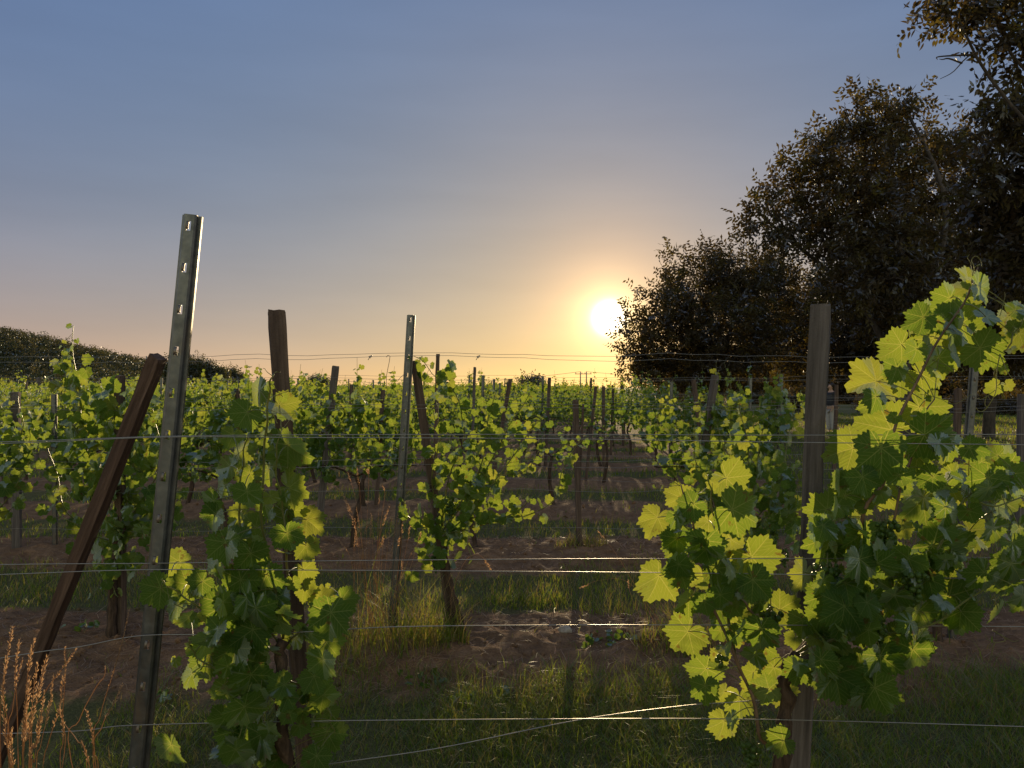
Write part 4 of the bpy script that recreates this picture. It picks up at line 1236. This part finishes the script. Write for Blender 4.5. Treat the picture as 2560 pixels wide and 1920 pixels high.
# darker trees standing behind, seen between and below the crowns
for (lab, px, Y, lobes) in (
        ('dark tree behind the tall walnut, left of the grey post', 2020, 38, [lob(1960, 820, 38, 70), lob(2050, 760, 38, 90), lob(2080, 860, 38, 90, 70), lob(1980, 900, 38, 70, 40)]),
        ('dark broad tree behind the right foreground vine', 2250, 30, [lob(2150, 800, 30, 110), lob(2260, 780, 30, 120), lob(2350, 820, 30, 110), lob(2180, 890, 30, 100, 50), lob(2320, 900, 31, 110, 40), lob(2260, 680, 31, 110)]),
        ('dark tree between the right foreground vine and the photo edge', 2470, 24, [lob(2420, 800, 24, 110), lob(2500, 760, 24, 110), lob(2550, 830, 24, 100), lob(2440, 890, 24, 90, 40), lob(2460, 680, 25, 100), lob(2600, 720, 24, 130)]),
        ('tree far back at the right edge of the photo', 2640, 34, [lob(2600, 850, 34, 120), lob(2680, 800, 34, 140), lob(2540, 900, 34, 80, 46), lob(2640, 920, 34, 90, 46)])):
    p = at(px, 968, Y)
    tree(lab, (p[0], Y), lobes, .19, 14, .2, name='broadleaf_tree')
for i_, (px, w) in enumerate(((1745, 70), (1880, 76), (2010, 70), (2140, 80), (2270, 70), (2400, 80), (2530, 76))):
    Y = 74
    p = at(px, 968, Y)
    tree('%s bush from the left in the dark hedge closing the meadow behind the tree line' % ORD[i_ + 1], (p[0], Y), [lob(px - w * .45, 950, Y, w * .55, 26), lob(px + w * .45, 952, Y, w * .55, 24), lob(px, 940, Y, w * .5, 22), lob(px, 985, Y, w * .8, 22)], .24, 26, .08, fork=.3, name='hedge_bush', grp='hedge behind the meadow', nl=5)
# shrubs at the feet of the trees
for (lab, px, py, Y, w, h) in (('low shrub under the trees left of the person', 1985, 1002, 44, 70, 24), ('shrub on the far side of the sunny grass', 2230, 1006, 44, 90, 22), ('dark shrub right of the sunny grass under the trees', 2440, 1012, 46, 80, 18), ('shrub at the far right under the trees', 2560, 1010, 44, 70, 18), ('bush below the sunlit tree behind the far vines', 1740, 950, 40, 110, 40)):
    p = at(px, py, Y)
    tree(lab, (p[0], Y), [lob(px - w * .5, py, Y, w * .5, h), lob(px + w * .4, py + 4, Y, w * .5, h * .9), lob(px, py - 8, Y + .5, w * .5, h)], .13, 30, .06, fork=.2, name='shrub', grp='shrubs under the trees')
for (lab, px, py, w, h) in (('dark tree rising behind the nearest steel post at the end of the wooded hill', 452, 925, 34, 28), ('broad dark tree on the right end of the wooded hill', 505, 935, 34, 26), ('lower dark tree ending the wooded hill on the right', 545, 948, 24, 18)):
    Y = 170
    p = at(px, py, Y)
    tree(lab, (p[0], Y), [lob(px - w * .4, py + 6, Y, w * .55, h), lob(px + w * .4, py + 8, Y, w * .5, h * .9), lob(px, py - 4, Y, w * .5, h), lob(px, py + 24, Y, w * .7, h)], .5, 15, .3, name='distant_tree', grp='trees on the horizon', mat='hill_leaf', nl=5)
# far small trees on the horizon
for (lab, px, Y, hp, wp) in (('lone round tree on the horizon right of the wooded hill', 581, 210, 34, 36), ('low distant tree on the horizon left of the second steel post', 800, 240, 14, 30), ('low rounded distant tree clump beside the tilted wooden post', 790, 260, 12, 44), ('distant bush on the horizon right of the thin posts', 1330, 160, 8, 44)):
    p = at(px, 968, Y)
    s = Y / FPX
    tree(lab, (p[0], Y), [(p[0] - wp * .25 * s, Y, HC + hp * .55 * s, wp * .36 * s, hp * .42 * s), (p[0] + wp * .25 * s, Y, HC + hp * .5 * s, wp * .36 * s, hp * .42 * s), (p[0], Y, HC + hp * .75 * s, wp * .3 * s, hp * .3 * s), (p[0], Y, HC * .6, wp * .4 * s, hp * .3 * s)], .55, 15, .25, name='distant_tree', grp='trees on the horizon', mat='hill_leaf', nl=5)


# ------------------------------------------------------------------ wooded hill on the left
YR = 330.0


def ridge(x):
    px = 1280 + x / YR * FPX
    y = np.interp(px, [-900, -400, 0, 60, 150, 240, 330, 420, 500, 560, 620], [700, 765, 842, 855, 875, 899, 920, 938, 948, 962, 975])
    return np.maximum(0, HC + (HOR - y) / FPX * YR)


hx, hy = np.linspace(-420, -95, 90), np.linspace(190, 520, 60)
HX, HY = np.meshgrid(hx, hy)


def hill_z(x, y):
    f = np.clip((y - 205) / (YR - 205), 0, 1)
    f = f * f * (3 - 2 * f)
    bk = np.clip((520 - y) / (520 - YR - 40), 0, 1)
    return ridge(x) * f * np.minimum(1, bk) + .8 * vnoise(x * .06, y * .06, 21) * f - .3


mb = MB()
i = (np.arange(59)[:, None] * 90 + np.arange(89)[None]).ravel()
mb.add(np.stack([HX, HY, hill_z(HX, HY)], -1), np.stack([i, i + 1, i + 91, i + 90], -1))
tag(mb.build('hill', [M['hill']]), kind='structure')
mb = MB()
cnt = 0
while cnt < 5200:
    y = 212 + 140 * random.random() ** .8
    x = random.uniform(-.70 * y - 6, -.355 * y + 8)
    if x > -.345 * y or x > -100: continue
    cnt += 1
    z = float(hill_z(np.array([x]), np.array([y]))[0])
    r = random.uniform(.8, 2.0)
    hgt = r * random.uniform(1.0, 1.7)
    z += random.uniform(0, 1.6) * (random.random() < .25)
    n = 46
    d = nrm(RNG.normal(0, 1, (n, 3)) + (0, 0, .35))
    P = np.array((x, y, z + hgt * .6)) + d * (r, r, hgt) * RNG.uniform(.65, 1.05, (n, 1)) * (1 + .2 * np.sin(d[:, :1] * 7 + cnt))
    sz = RNG.uniform(.3, .65, n)
    tn = random.uniform(.1, .95) if random.random() < .8 else 1.0
    leaf_diamonds(mb, P, RNG.normal(0, 1, (n, 3)), d + RNG.normal(0, .4, (n, 3)), sz * 1.2, sz, np.clip(tn + RNG.normal(0, .12, n), 0, 1))
tag(mb.build('hill_wood', [M['hill_leaf']]), 'dark brown green wood covering the hill on the left', 'wood', kind='stuff')
mb = MB()
for (px, py, Y) in ((366, 897, YR),):
    p = at(px, 890, Y)
    tube(mb, [p - (0, 0, 9), p + (0, 0, 0.0)], .22, 5)
    tube(mb, [p - (1.0, 0, 1.2), p + (1.0, 0, -1.2)], .1, 4)
tag(mb.build('antenna_mast', [M['insul']]), 'thin mast standing on the ridge of the wooded hill', 'mast')


# ------------------------------------------------------------------ power poles and lines
def power_pole(px, top, Y, label):
    p = at(px, top, Y)
    root = thing('power_pole', (p[0], Y, 0), label, 'power pole', 'power poles on the horizon')
    mb = MB(); tube(mb, [(0, 0, -.2), (0, 0, p[2])], [.2, .13], 8); mb.build('pole', [M['insul']], root)
    mb = MB()
    for a, b_ in (((-1.4, 0), (1.4, 0)),):
        tube(mb, [(a[0], 0, p[2] - .5), (b_[0], 0, p[2] - .5)], .09, 5)
    mb.build('crossarm', [M['insul']], root)
    for x in (-1.2, 0, 1.2):
        mb = MB(); tube(mb, [(x, 0, p[2] - .45), (x, 0, p[2] - .05 if x else p[2] + .2)], .08, 5); mb.build('insulator', [M['insul']], root)
    return p


PA = power_pole(774, 946, 240, 'small power pole on the horizon left of the tilted wooden post')
PB = power_pole(1451, 930, 200, 'left one of the two power poles below the sun')
PC = power_pole(1466, 930, 205, 'right one of the two power poles below the sun')


def cable(a, b_, sag, label, r=.05):
    t = np.linspace(0, 1, 24)[:, None]
    P = a * (1 - t) + b_ * t
    P[:, 2] -= sag * 4 * (t * (1 - t)).ravel()
    mb = MB(); tube(mb, P, r, 4)
    tag(mb.build('power_line', [M['insul']]), label, 'power line', 'power lines on the horizon')


cable(PA + (0, 0, .1), PB + (0, 0, .1), 2.3, 'power line between the small pole and the two poles below the sun')
cable(PA + (0, 0, .1), np.array((-200., 300., 5.5)), 1.4, 'power line running left from the small power pole')
cable(PC + (0, 0, .1), np.array((95., 260., 6.5)), 1.6, 'power line running right from the two poles below the sun')


# ------------------------------------------------------------------ person on the grass
def skin_body(name, verts, edges, radii, mat, parent, sub=2):
    me = bpy.data.meshes.new(name)
    me.from_pydata(verts, edges, [])
    o = link(name, me, parent)
    md = o.modifiers.new('skin', 'SKIN'); md.use_smooth_shade = True
    for v, r_ in zip(me.skin_vertices[0].data, radii):
        v.radius = (r_, r_) if np.isscalar(r_) else r_
    me.skin_vertices[0].data[0].use_root = True
    sb = o.modifiers.new('smooth', 'SUBSURF'); sb.levels = sub; sb.render_levels = sub
    me.materials.append(M[mat])
    return o


pp = at(2078, 1088, 26.0)
person = thing('person', (pp[0], pp[1], 0), 'person in dark top and light grey trousers standing on the sunny grass', 'person')
person.rotation_euler.z = R(-70)
V = [(0, 0, .95), (0, 0, 1.1), (0, 0, 1.3), (0, 0, 1.42), (0, -.01, 1.49), (0, -.03, 1.56), (0, -.035, 1.64), (0, -.02, 1.69)]
E_ = [(i, i + 1) for i in range(7)]
rad = [.13, .12, .14, .09, .052, .062, .085, .05]
for s in (-1, 1):
    b0 = len(V)
    V += [(s * .17, 0, 1.38), (s * .21, .01, 1.12), (s * .2, -.1, .93), (s * .19, -.14, .87), (s * .185, -.17, .80)]
    E_ += [(3, b0), (b0, b0 + 1), (b0 + 1, b0 + 2), (b0 + 2, b0 + 3), (b0 + 3, b0 + 4)]
    rad += [.055, .042, .032, .03, .012]
    for f, (dx, dz) in enumerate(((-.03, .0), (-.012, -.02), (.014, -.018), (.03, .0))):
        V.append((s * .185 + dx, -.185 - .004 * f, .80 + dz)); E_.append((b0 + 3, len(V) - 1)); rad.append(.009)
    V += [(s * .09, 0, .86), (s * .1, -.02, .48), (s * .1, .02, .09), (s * .11, -.12, .035)]
    c = len(V) - 4
    E_ += [(0, c), (c, c + 1), (c + 1, c + 2), (c + 2, c + 3)]
    rad += [.085, .055, .04, .03]
skin_body('body', V, E_, rad, 'skin', person)
Vt = [(0, 0, .93), (0, 0, 1.12), (0, 0, 1.32), (0, 0, 1.43), (-.17, 0, 1.39), (-.215, .01, 1.12), (-.2, -.08, .96), (.17, 0, 1.39), (.215, .01, 1.12), (.2, -.08, .96)]
skin_body('dark_top', Vt, [(0, 1), (1, 2), (2, 3), (3, 4), (4, 5), (5, 6), (3, 7), (7, 8), (8, 9)], [.19, .175, .19, .115, .09, .07, .055, .09, .07, .055], 'dark_cloth', person)
Vt = [(0, 0, .96), (-.09, 0, .86), (-.1, -.02, .48), (-.1, .02, .12), (.09, 0, .86), (.1, -.02, .48), (.1, .02, .12)]
skin_body('trousers', Vt, [(0, 1), (1, 2), (2, 3), (0, 4), (4, 5), (5, 6)], [.17, .135, .10, .09, .135, .10, .09], 'grey_cloth', person)
skin_body('hair', [(0, .035, 1.58), (0, .02, 1.68), (0, -.03, 1.73)], [(0, 1), (1, 2)], [.085, .112, .085], 'dark_hair', person)
for s in (-1, 1):
    skin_body('shoe', [(s * .1, .05, .04), (s * .105, -.06, .045), (s * .11, -.17, .035)], [(0, 1), (1, 2)], [.045, .05, .035], 'shoe', person, 1)
mb = MB()
tube(mb, [(0, -.115, 1.625), (0, -.135, 1.60), (0, -.115, 1.592)], [.010, .014, .010], 6); mb.build('nose', [M['skin']], person)


# ------------------------------------------------------------------ grass, straw, weeds
def blades(mb, x, y, h, w, lean=.45, tint=None, segs=3):
    n = len(x)
    z = ground_z(x, y) - .004
    a = RNG.uniform(0, 6.283, n)
    d = np.stack([np.cos(a), np.sin(a), np.zeros(n)], -1)
    s = np.stack([-np.sin(a + RNG.normal(0, .5, n)), np.cos(a), np.zeros(n)], -1)
    bend = np.abs(RNG.normal(lean, .25, n))[:, None] * h[:, None]
    B = np.stack([x, y, z], -1)
    V = []
    for i in range(segs + 1):
        t = i / segs
        c = B + d * bend * t ** 1.8 + np.array((0, 0, 1.0)) * (h[:, None] * (t - .28 * t * t * np.minimum(1, bend / h[:, None])))
        ww = (w * (1 - t) ** .7 * .5)[:, None]
        if i < segs: V += [c - s * ww, c + s * ww]
        else: V += [c]
    V = np.stack(V, 1); m = V.shape[1]
    off = (np.arange(n) * m)[:, None]
    F = [np.concatenate([np.array([[2 * i, 2 * i + 1, 2 * i + 3, 2 * i + 2]]) + off for i in range(segs - 1)]), np.array([[2 * segs - 2, 2 * segs - 1, 2 * segs]]) + off]
    mb.add(V, F, None, np.repeat(RNG.uniform(0, 1, n) if tint is None else tint, m))


mb = MB()


def turf(n, x0, x1, y0, y1, h0, h1, w, keep=None, dry=.25, lean=.45, segs=3, patch=1.0):
    x = RNG.uniform(x0, x1, n); y = RNG.uniform(y0, y1, n)
    nn = vnoise(x * 1.1 + 40, y * 1.1, 31) + .7 * vnoise(x * 3.3, y * 3.3, 32)
    ok = (keep(x, y) + .45 * nn * patch) > RNG.uniform(0, 1, n)
    x, y, nn = x[ok], y[ok], nn[ok]
    h = RNG.uniform(h0, h1, len(x)) * (1 + .5 * np.clip(nn, -.8, 1))
    t = np.where(RNG.random(len(x)) < dry, RNG.uniform(.7, 1, len(x)), RNG.uniform(0, .62, len(x)))
    blades(mb, x, y, h, np.full(len(x), w) * RNG.uniform(.6, 1.3, len(x)), lean, t, segs)


strip = lambda x, y: np.clip((row_phase(y) - .62) / .35, 0, 1) * np.clip(1.1 - .0 * x, 0, 1)
turf(60000, -3.2, 3.2, 2.75, 4.35, .03, .13, .0042, strip, .30, .85, 3, 1.7)
turf(20000, -4.6, 4.6, 5.4, 7.1, .03, .085, .006, strip, .42, .6, 2, 1.5)
turf(16000, -7, 7, 8.1, 12.4, .04, .10, .010, strip, .3, .5, 2)
turf(16000, -14, 6, 13.4, 26, .05, .12, .022, strip, .25, .4, 2)
turf(9000, 2.6, 7.5, 3.0, 12, .04, .11, .009, lambda x, y: np.clip((x - 3.2) / 1.0, 0, .9), .3, .5, 2)
turf(50000, 4.2, 36, 12, 46, .07, .16, .024, lambda x, y: np.clip((x - 4.6) / 1.2, 0, .95), .18, .35, 2)
# sparse weeds and dead grass on the tilled strips
turf(2600, -4, 4, 3.9, 5.7, .02, .07, .004, lambda x, y: .25 + 0 * x, .75, .9)
turf(5000, -6, 6, 5.7, 9.5, .02, .08, .006, lambda x, y: .3 + 0 * x, .6, .8, 2)
tag(mb.build('grass', [M['grass']]), 'short green and dry grass between the vine rows and under the trees', 'grass', kind='stuff')

mb = MB()
n = 5200
x = RNG.uniform(-4.2, 4.2, n); y = 3.2 + 7.3 * RNG.uniform(0, 1, n) ** 1.3
ok = (row_phase(y) < .85) & (vnoise(x * 1.3, y * 1.3, 61) + .5 * vnoise(x * 6, y * 6, 62) > RNG.uniform(-.9, .7, n))
import bmesh
bm = bmesh.new(); bmesh.ops.create_icosphere(bm, subdivisions=1, radius=1)
I1 = np.array([v.co[:] for v in bm.verts]); F1 = np.array([[v.index for v in f.verts] for f in bm.faces]); bm.free()
x, y = x[ok], y[ok]; n = len(x)
r = .004 + .020 * RNG.uniform(0, 1, n) ** 3
V = I1[None] * (1 + RNG.uniform(-.3, .3, (n, len(I1), 1))) * (r[:, None, None] * RNG.uniform(.6, 1.25, (n, 1, 3))) + np.stack([x, y, ground_z(x, y) + r * .2], -1)[:, None]
mb.add(V, (F1[None] + (np.arange(n) * len(I1))[:, None, None]).reshape(-1, 3), smooth=False)
tag(mb.build('soil_clods', [M['ground']]), 'crumbly clods of soil on the tilled strips', 'soil', kind='stuff')

# dead straw lying about
mb = MB()
n = 12000
x = RNG.uniform(-4.2, 4.2, n); y = RNG.uniform(3.2, 9.5, n)
ok = row_phase(y) < .80
ok &= (vnoise(x * 1.7, y * 1.7, 41) + .6 * vnoise(x * 5, y * 5, 42) + .15) > RNG.uniform(-.9, .9, n)
x, y = x[ok], y[ok]; n = len(x)
a = RNG.uniform(0, math.pi, n); L = RNG.uniform(.03, .13, n) * (1 + y * .05); w = .0014 * (1 + .12 * y)
d = np.stack([np.cos(a), np.sin(a), RNG.normal(0, .16, n)], -1); s = np.stack([-np.sin(a), np.cos(a), np.zeros(n)], -1)
B = np.stack([x, y, ground_z(x, y) + RNG.uniform(.004, .016, n)], -1)
c0, c1, c2 = B - d * L[:, None] / 2, B + s * (RNG.normal(0, .12, n) * L)[:, None] + (0, 0, .004), B + d * L[:, None] / 2
V = np.stack([c0 - s * w[:, None], c0 + s * w[:, None], c1 - s * w[:, None], c1 + s * w[:, None], c2 - s * w[:, None] * .5, c2 + s * w[:, None] * .5], 1)
off = (np.arange(n) * 6)[:, None]
mb.add(V, np.concatenate([np.array([[0, 1, 3, 2]]) + off, np.array([[2, 3, 5, 4]]) + off]), None, np.repeat(RNG.uniform(.1, .95, n), 6))
tag(mb.build('straw_litter', [M['straw']]), 'dead straw scattered over the tilled soil under the vines', 'straw', kind='stuff')


def seed_stalk(mb, pts, head, hr, n=60, tint=.6):
    """a dry grass stem; the last `head` part carries spikelets"""
    c = spline(pts, 26)
    tube(mb, c, np.linspace(.0014, .0007, 26), 4, tint * .8)
    i0 = int(26 * (1 - head))
    t = RNG.uniform(i0, 25, n)
    k = t.astype(int)
    P = c[k] + (c[np.minimum(k + 1, 25)] - c[k]) * (t - k)[:, None]
    ax = nrm(c[25] - c[i0])
    f = np.sin(np.clip((t - i0) / (25 - i0), 0, 1) * math.pi) ** .5 * .8 + .2
    d = nrm(RNG.normal(0, 1, (n, 3)))
    hr = hr * .72
    P = P + d * (hr * f * RNG.uniform(.1, .7, n))[:, None]
    leaf_diamonds(mb, P, ax + d * .55, RNG.normal(0, 1, (n, 3)), hr * RNG.uniform(1.2, 2.2, n), hr * RNG.uniform(.3, .6, n), np.clip(RNG.uniform(tint - .3, tint + .4, n), 0, 1))


def grass_tuft(label, cx, cy, stalks, nb, bh, brad, name='grass_tuft', dry=.35, cat='grass', grp='tufts of tall grass', bw=.005):
    o = np.array((cx, cy, 0.0))
    root = thing(name, (cx, cy, 0), label, cat, grp)
    if nb:
        keep = mb_global[0]
        b = MB()
        r_ = brad * np.sqrt(RNG.uniform(0, 1, nb)); a_ = RNG.uniform(0, 6.283, nb)
        xx, yy_ = cx + r_ * np.cos(a_) * 1.0, cy + r_ * np.sin(a_) * .6
        h = RNG.uniform(.4, 1.15, nb) * bh * (1.15 - .5 * (r_ / brad) ** 2)
        t = np.where(RNG.random(nb) < dry, RNG.uniform(.7, 1, nb), RNG.uniform(0, .6, nb))
        h *= RNG.uniform(.35, 1.0, nb)
        blades(b, xx, yy_, h, np.full(nb, bw) * RNG.uniform(.5, 1.3, nb), .7, t, 4)
        b.v = [v - o for v in b.v]
        b.build('blades', [M['grass']], root)
    for (pts, hd, hr, n) in stalks:
        b = MB()
        seed_stalk(b, [np.asarray(p) - o for p in pts], hd, hr, n, random.uniform(.45, .8))
        b.build('seed_stalk', [M['straw']], root)
    return root


mb_global = [None]


def stalk_px(pts, Y, foot=None):
    """stalk drawn from tip to where it leaves the photo, then down to the soil"""
    P = [at(a, b_, Y + random.uniform(-.02, .02)) for a, b_ in pts][::-1]
    f = foot if foot is not None else P[0][0] + random.uniform(-.05, .05)
    return [np.array((f, Y + .02, -.01))] + P


YG = 1.9
left = [([(a, b_), (a - 10, b_ + 80), (a * .7 + 10, b_ + 170), (a * .5 + 25, 1960)], .42, .0065, 80) for a, b_ in ((20, 1650), (50, 1600), (135, 1690), (95, 1660), (160, 1690), (70, 1740), (112, 1730))] + [([(32, 1569), (20, 1640), (8, 1720), (4, 1900)], .42, .0065, 90), ([(87, 1599), (75, 1660), (66, 1740), (60, 1900)], .34, .007, 80), ([(119, 1643), (95, 1740), (72, 1840), (62, 1930)], .55, .008, 170), ([(193, 1621), (150, 1680), (110, 1740), (80, 1860)], .34, .005, 70),
        ([(164, 1617), (164, 1700), (158, 1800), (156, 1930)], .30, .004, 60), ([(58, 1645), (45, 1700), (34, 1770), (24, 1900)], .3, .004, 50), ([(75, 1690), (66, 1800), (60, 1920)], .6, .009, 160), ([(104, 1790), (92, 1860), (76, 1950)], .6, .008, 110), ([(10, 1740), (18, 1850), (30, 1960)], .5, .007, 90), ([(30, 1820), (34, 1900), (40, 1990)], .5, .007, 70)]
mid = [([(217, 1773), (232, 1830), (236, 1880), (250, 1960)], .4, .006, 60), ([(148, 1773), (165, 1810), (195, 1850), (230, 1930)], .2, .004, 30), ([(308, 1708), (285, 1760), (257, 1815), (238, 1930)], .45, .006, 70), ([(325, 1521), (305, 1610), (285, 1680), (252, 1790), (240, 1900)], .5, .004, 90), ([(150, 1770), (158, 1800), (160, 1850), (158, 1960)], .5, .006, 60), ([(205, 1850), (222, 1900), (226, 1960)], .5, .006, 50), ([(265, 1665), (262, 1690), (240, 1720), (200, 1800), (180, 1900)], .1, .003, 16)]
grass_tuft('dry golden seeding grass glowing at the lower left corner', at(60, 968, YG)[0], YG, [(stalk_px(p, YG, at(60, 968, YG)[0] + random.uniform(-.05, .05)), h, r_, n) for p, h, r_, n in left], 160, .45, .14, name='seeding_grass', dry=.6)
grass_tuft('thin dry grass stalks between the corner tuft and the nearest steel post', at(230, 968, YG + .1)[0], YG + .1, [(stalk_px(p, YG + .1, at(225, 968, YG)[0] + random.uniform(-.06, .06)), h, r_, n) for p, h, r_, n in mid], 120, .5, .16, name='seeding_grass', dry=.45)
YM = Y2 - .12
cl = [([(862, 1252), (885, 1310), (900, 1370), (920, 1480)], .35, .010, 60), ([(840, 1215), (870, 1260), (895, 1330), (915, 1450)], .35, .010, 60), ([(865, 1170), (885, 1230), (900, 1320), (915, 1450)], .18, .008, 40), ([(892, 1170), (900, 1230), (905, 1330), (910, 1450)], .2, .008, 40), ([(925, 1310), (912, 1330), (910, 1380), (905, 1450)], .3, .010, 50), ([(920, 1175), (922, 1205), (918, 1300), (915, 1450)], .14, .014, 40),
      ([(975, 1265), (958, 1310), (945, 1370), (940, 1460)], .3, .010, 50), ([(957, 1215), (962, 1240), (950, 1330), (945, 1460)], .2, .008, 40), ([(949, 1235), (946, 1290), (944, 1370), (942, 1470)], .24, .006, 40), ([(1005, 1400), (1005, 1430), (1000, 1480), (1000, 1560)], .3, .008, 50), ([(1225, 1420), (1200, 1388), (1165, 1400), (1130, 1480), (1110, 1560)], .12, .012, 40), ([(890, 1330), (885, 1370), (887, 1420), (895, 1520)], .25, .007, 40)]
grass_tuft('tall half dry grass tuft round the foot of the second steel post', at(965, 968, YM)[0], YM, [(stalk_px(p, YM, at(960 + random.uniform(-70, 70), 968, YM)[0]), h, r_, n) for p, h, r_, n in cl + [([(862 + 14 * i + random.uniform(-14, 14), 1235 + random.uniform(0, 130)), (878 + 11 * i, 1400), (900 + 7 * i, 1520)], random.uniform(.15, .3), .009, 40) for i in range(15)]], 760, .66, .50, dry=.5, bw=.0045)
grass_tuft('grass tuft behind the foot of the golden lit vine', at(1095, 968, Y2)[0], Y2 - .05, [], 300, .42, .2, dry=.5, bw=.006)
grass_tuft('weedy grass tuft left of the right foreground vine', at(1690, 968, Y2)[0], Y2 - .1, [(stalk_px(p, Y2 - .1, at(1690, 968, Y2)[0]), h, r_, n) for p, h, r_, n in (([(1450, 1470), (1500, 1450), (1570, 1455), (1640, 1540)], .15, .009, 30), ([(1570, 1450), (1575, 1480), (1600, 1540), (1650, 1600)], .2, .008, 26), ([(1495, 1328), (1530, 1370), (1580, 1450), (1640, 1560)], .14, .008, 40))], 420, .34, .3, dry=.55, bw=.006)
grass_tuft('sunlit grass tuft in the middle alley behind the second row', at(1310, 968, 5.9)[0], 5.9, [], 420, .15, .34, dry=.2, bw=.007)
grass_tuft('bright grass tuft at the bottom of the photo under the slack wire', at(1400, 968, 3.75)[0], 3.75, [], 420, .13, .60, dry=.25, bw=.0045)
grass_tuft('low grass tuft at the bottom right under the right foreground vine', at(2180, 968, 3.3)[0], 3.3, [], 420, .13, .5, dry=.2, bw=.006)
grass_tuft('dead grass clump at the foot of the wooden stake in the gap', at(1455, 968, Y3)[0], Y3, [], 240, .22, .25, dry=.8, bw=.008)


def weed(label, px, py, n, r_, h=.05):
    Yw = HC * FPX / (py - HOR)
    p = at(px, py, Yw)
    b = MB()
    P = np.stack([RNG.normal(0, r_, n), RNG.normal(0, r_ * .7, n), RNG.uniform(.01, h, n)], -1)
    put_leaves(b, LEAF_LOW, P, RNG.normal(0, .8, (n, 3)) * (1, 1, .3), RNG.normal(0, .6, (n, 3)) + (0, -.6, .6), RNG.uniform(.022, .045, n), RNG.uniform(.05, .6, n))
    for k in range(min(n, 6)):
        tube(b, [(0, 0, -.02), P[k] * .6, P[k]], .0016, 3, .5, 1)
    o = b.build('weed', [M['leaf_far'], M['stem']])
    o.location = (p[0], p[1], gz(p[0], p[1]))
    tag(o, label, 'weed', 'weeds on the soil')


weed('pile of wilted cut leaves lying on the soil in the middle', 1515, 1608, 26, .09)
weed('dark flat weed on the soil right of the left foreground vine', 1075, 1690, 16, .07, .03)
weed('small pale weed at the edge of the front grass', 1160, 1738, 12, .05)
weed('small weed beside the front grass, nearly centred', 1262, 1728, 5, .02)
weed('low weed by the foot of the leaning brown prop', 200, 1590, 12, .06)
weed('weed between the wires at lower left, right of the steel post', 390, 1745, 9, .05)
b = MB()
V = ICO[0] * (1 + .22 * vnoise(ICO[0][:, 0] * 2 + 5, ICO[0][:, 1] * 2 + ICO[0][:, 2] * 3, 51))[:, None] * (.045, .035, .032)
b.add(V, ICO[1], smooth=False)
o = b.build('stone', [M['stone']])
p = at(1412, 1592, HC * FPX / (1592 - HOR)); o.location = (p[0], p[1], gz(p[0], p[1]) + .012)
tag(o, 'pale stone lying on the soil left of the cut leaves', 'stone')
print('vines', NVINE)
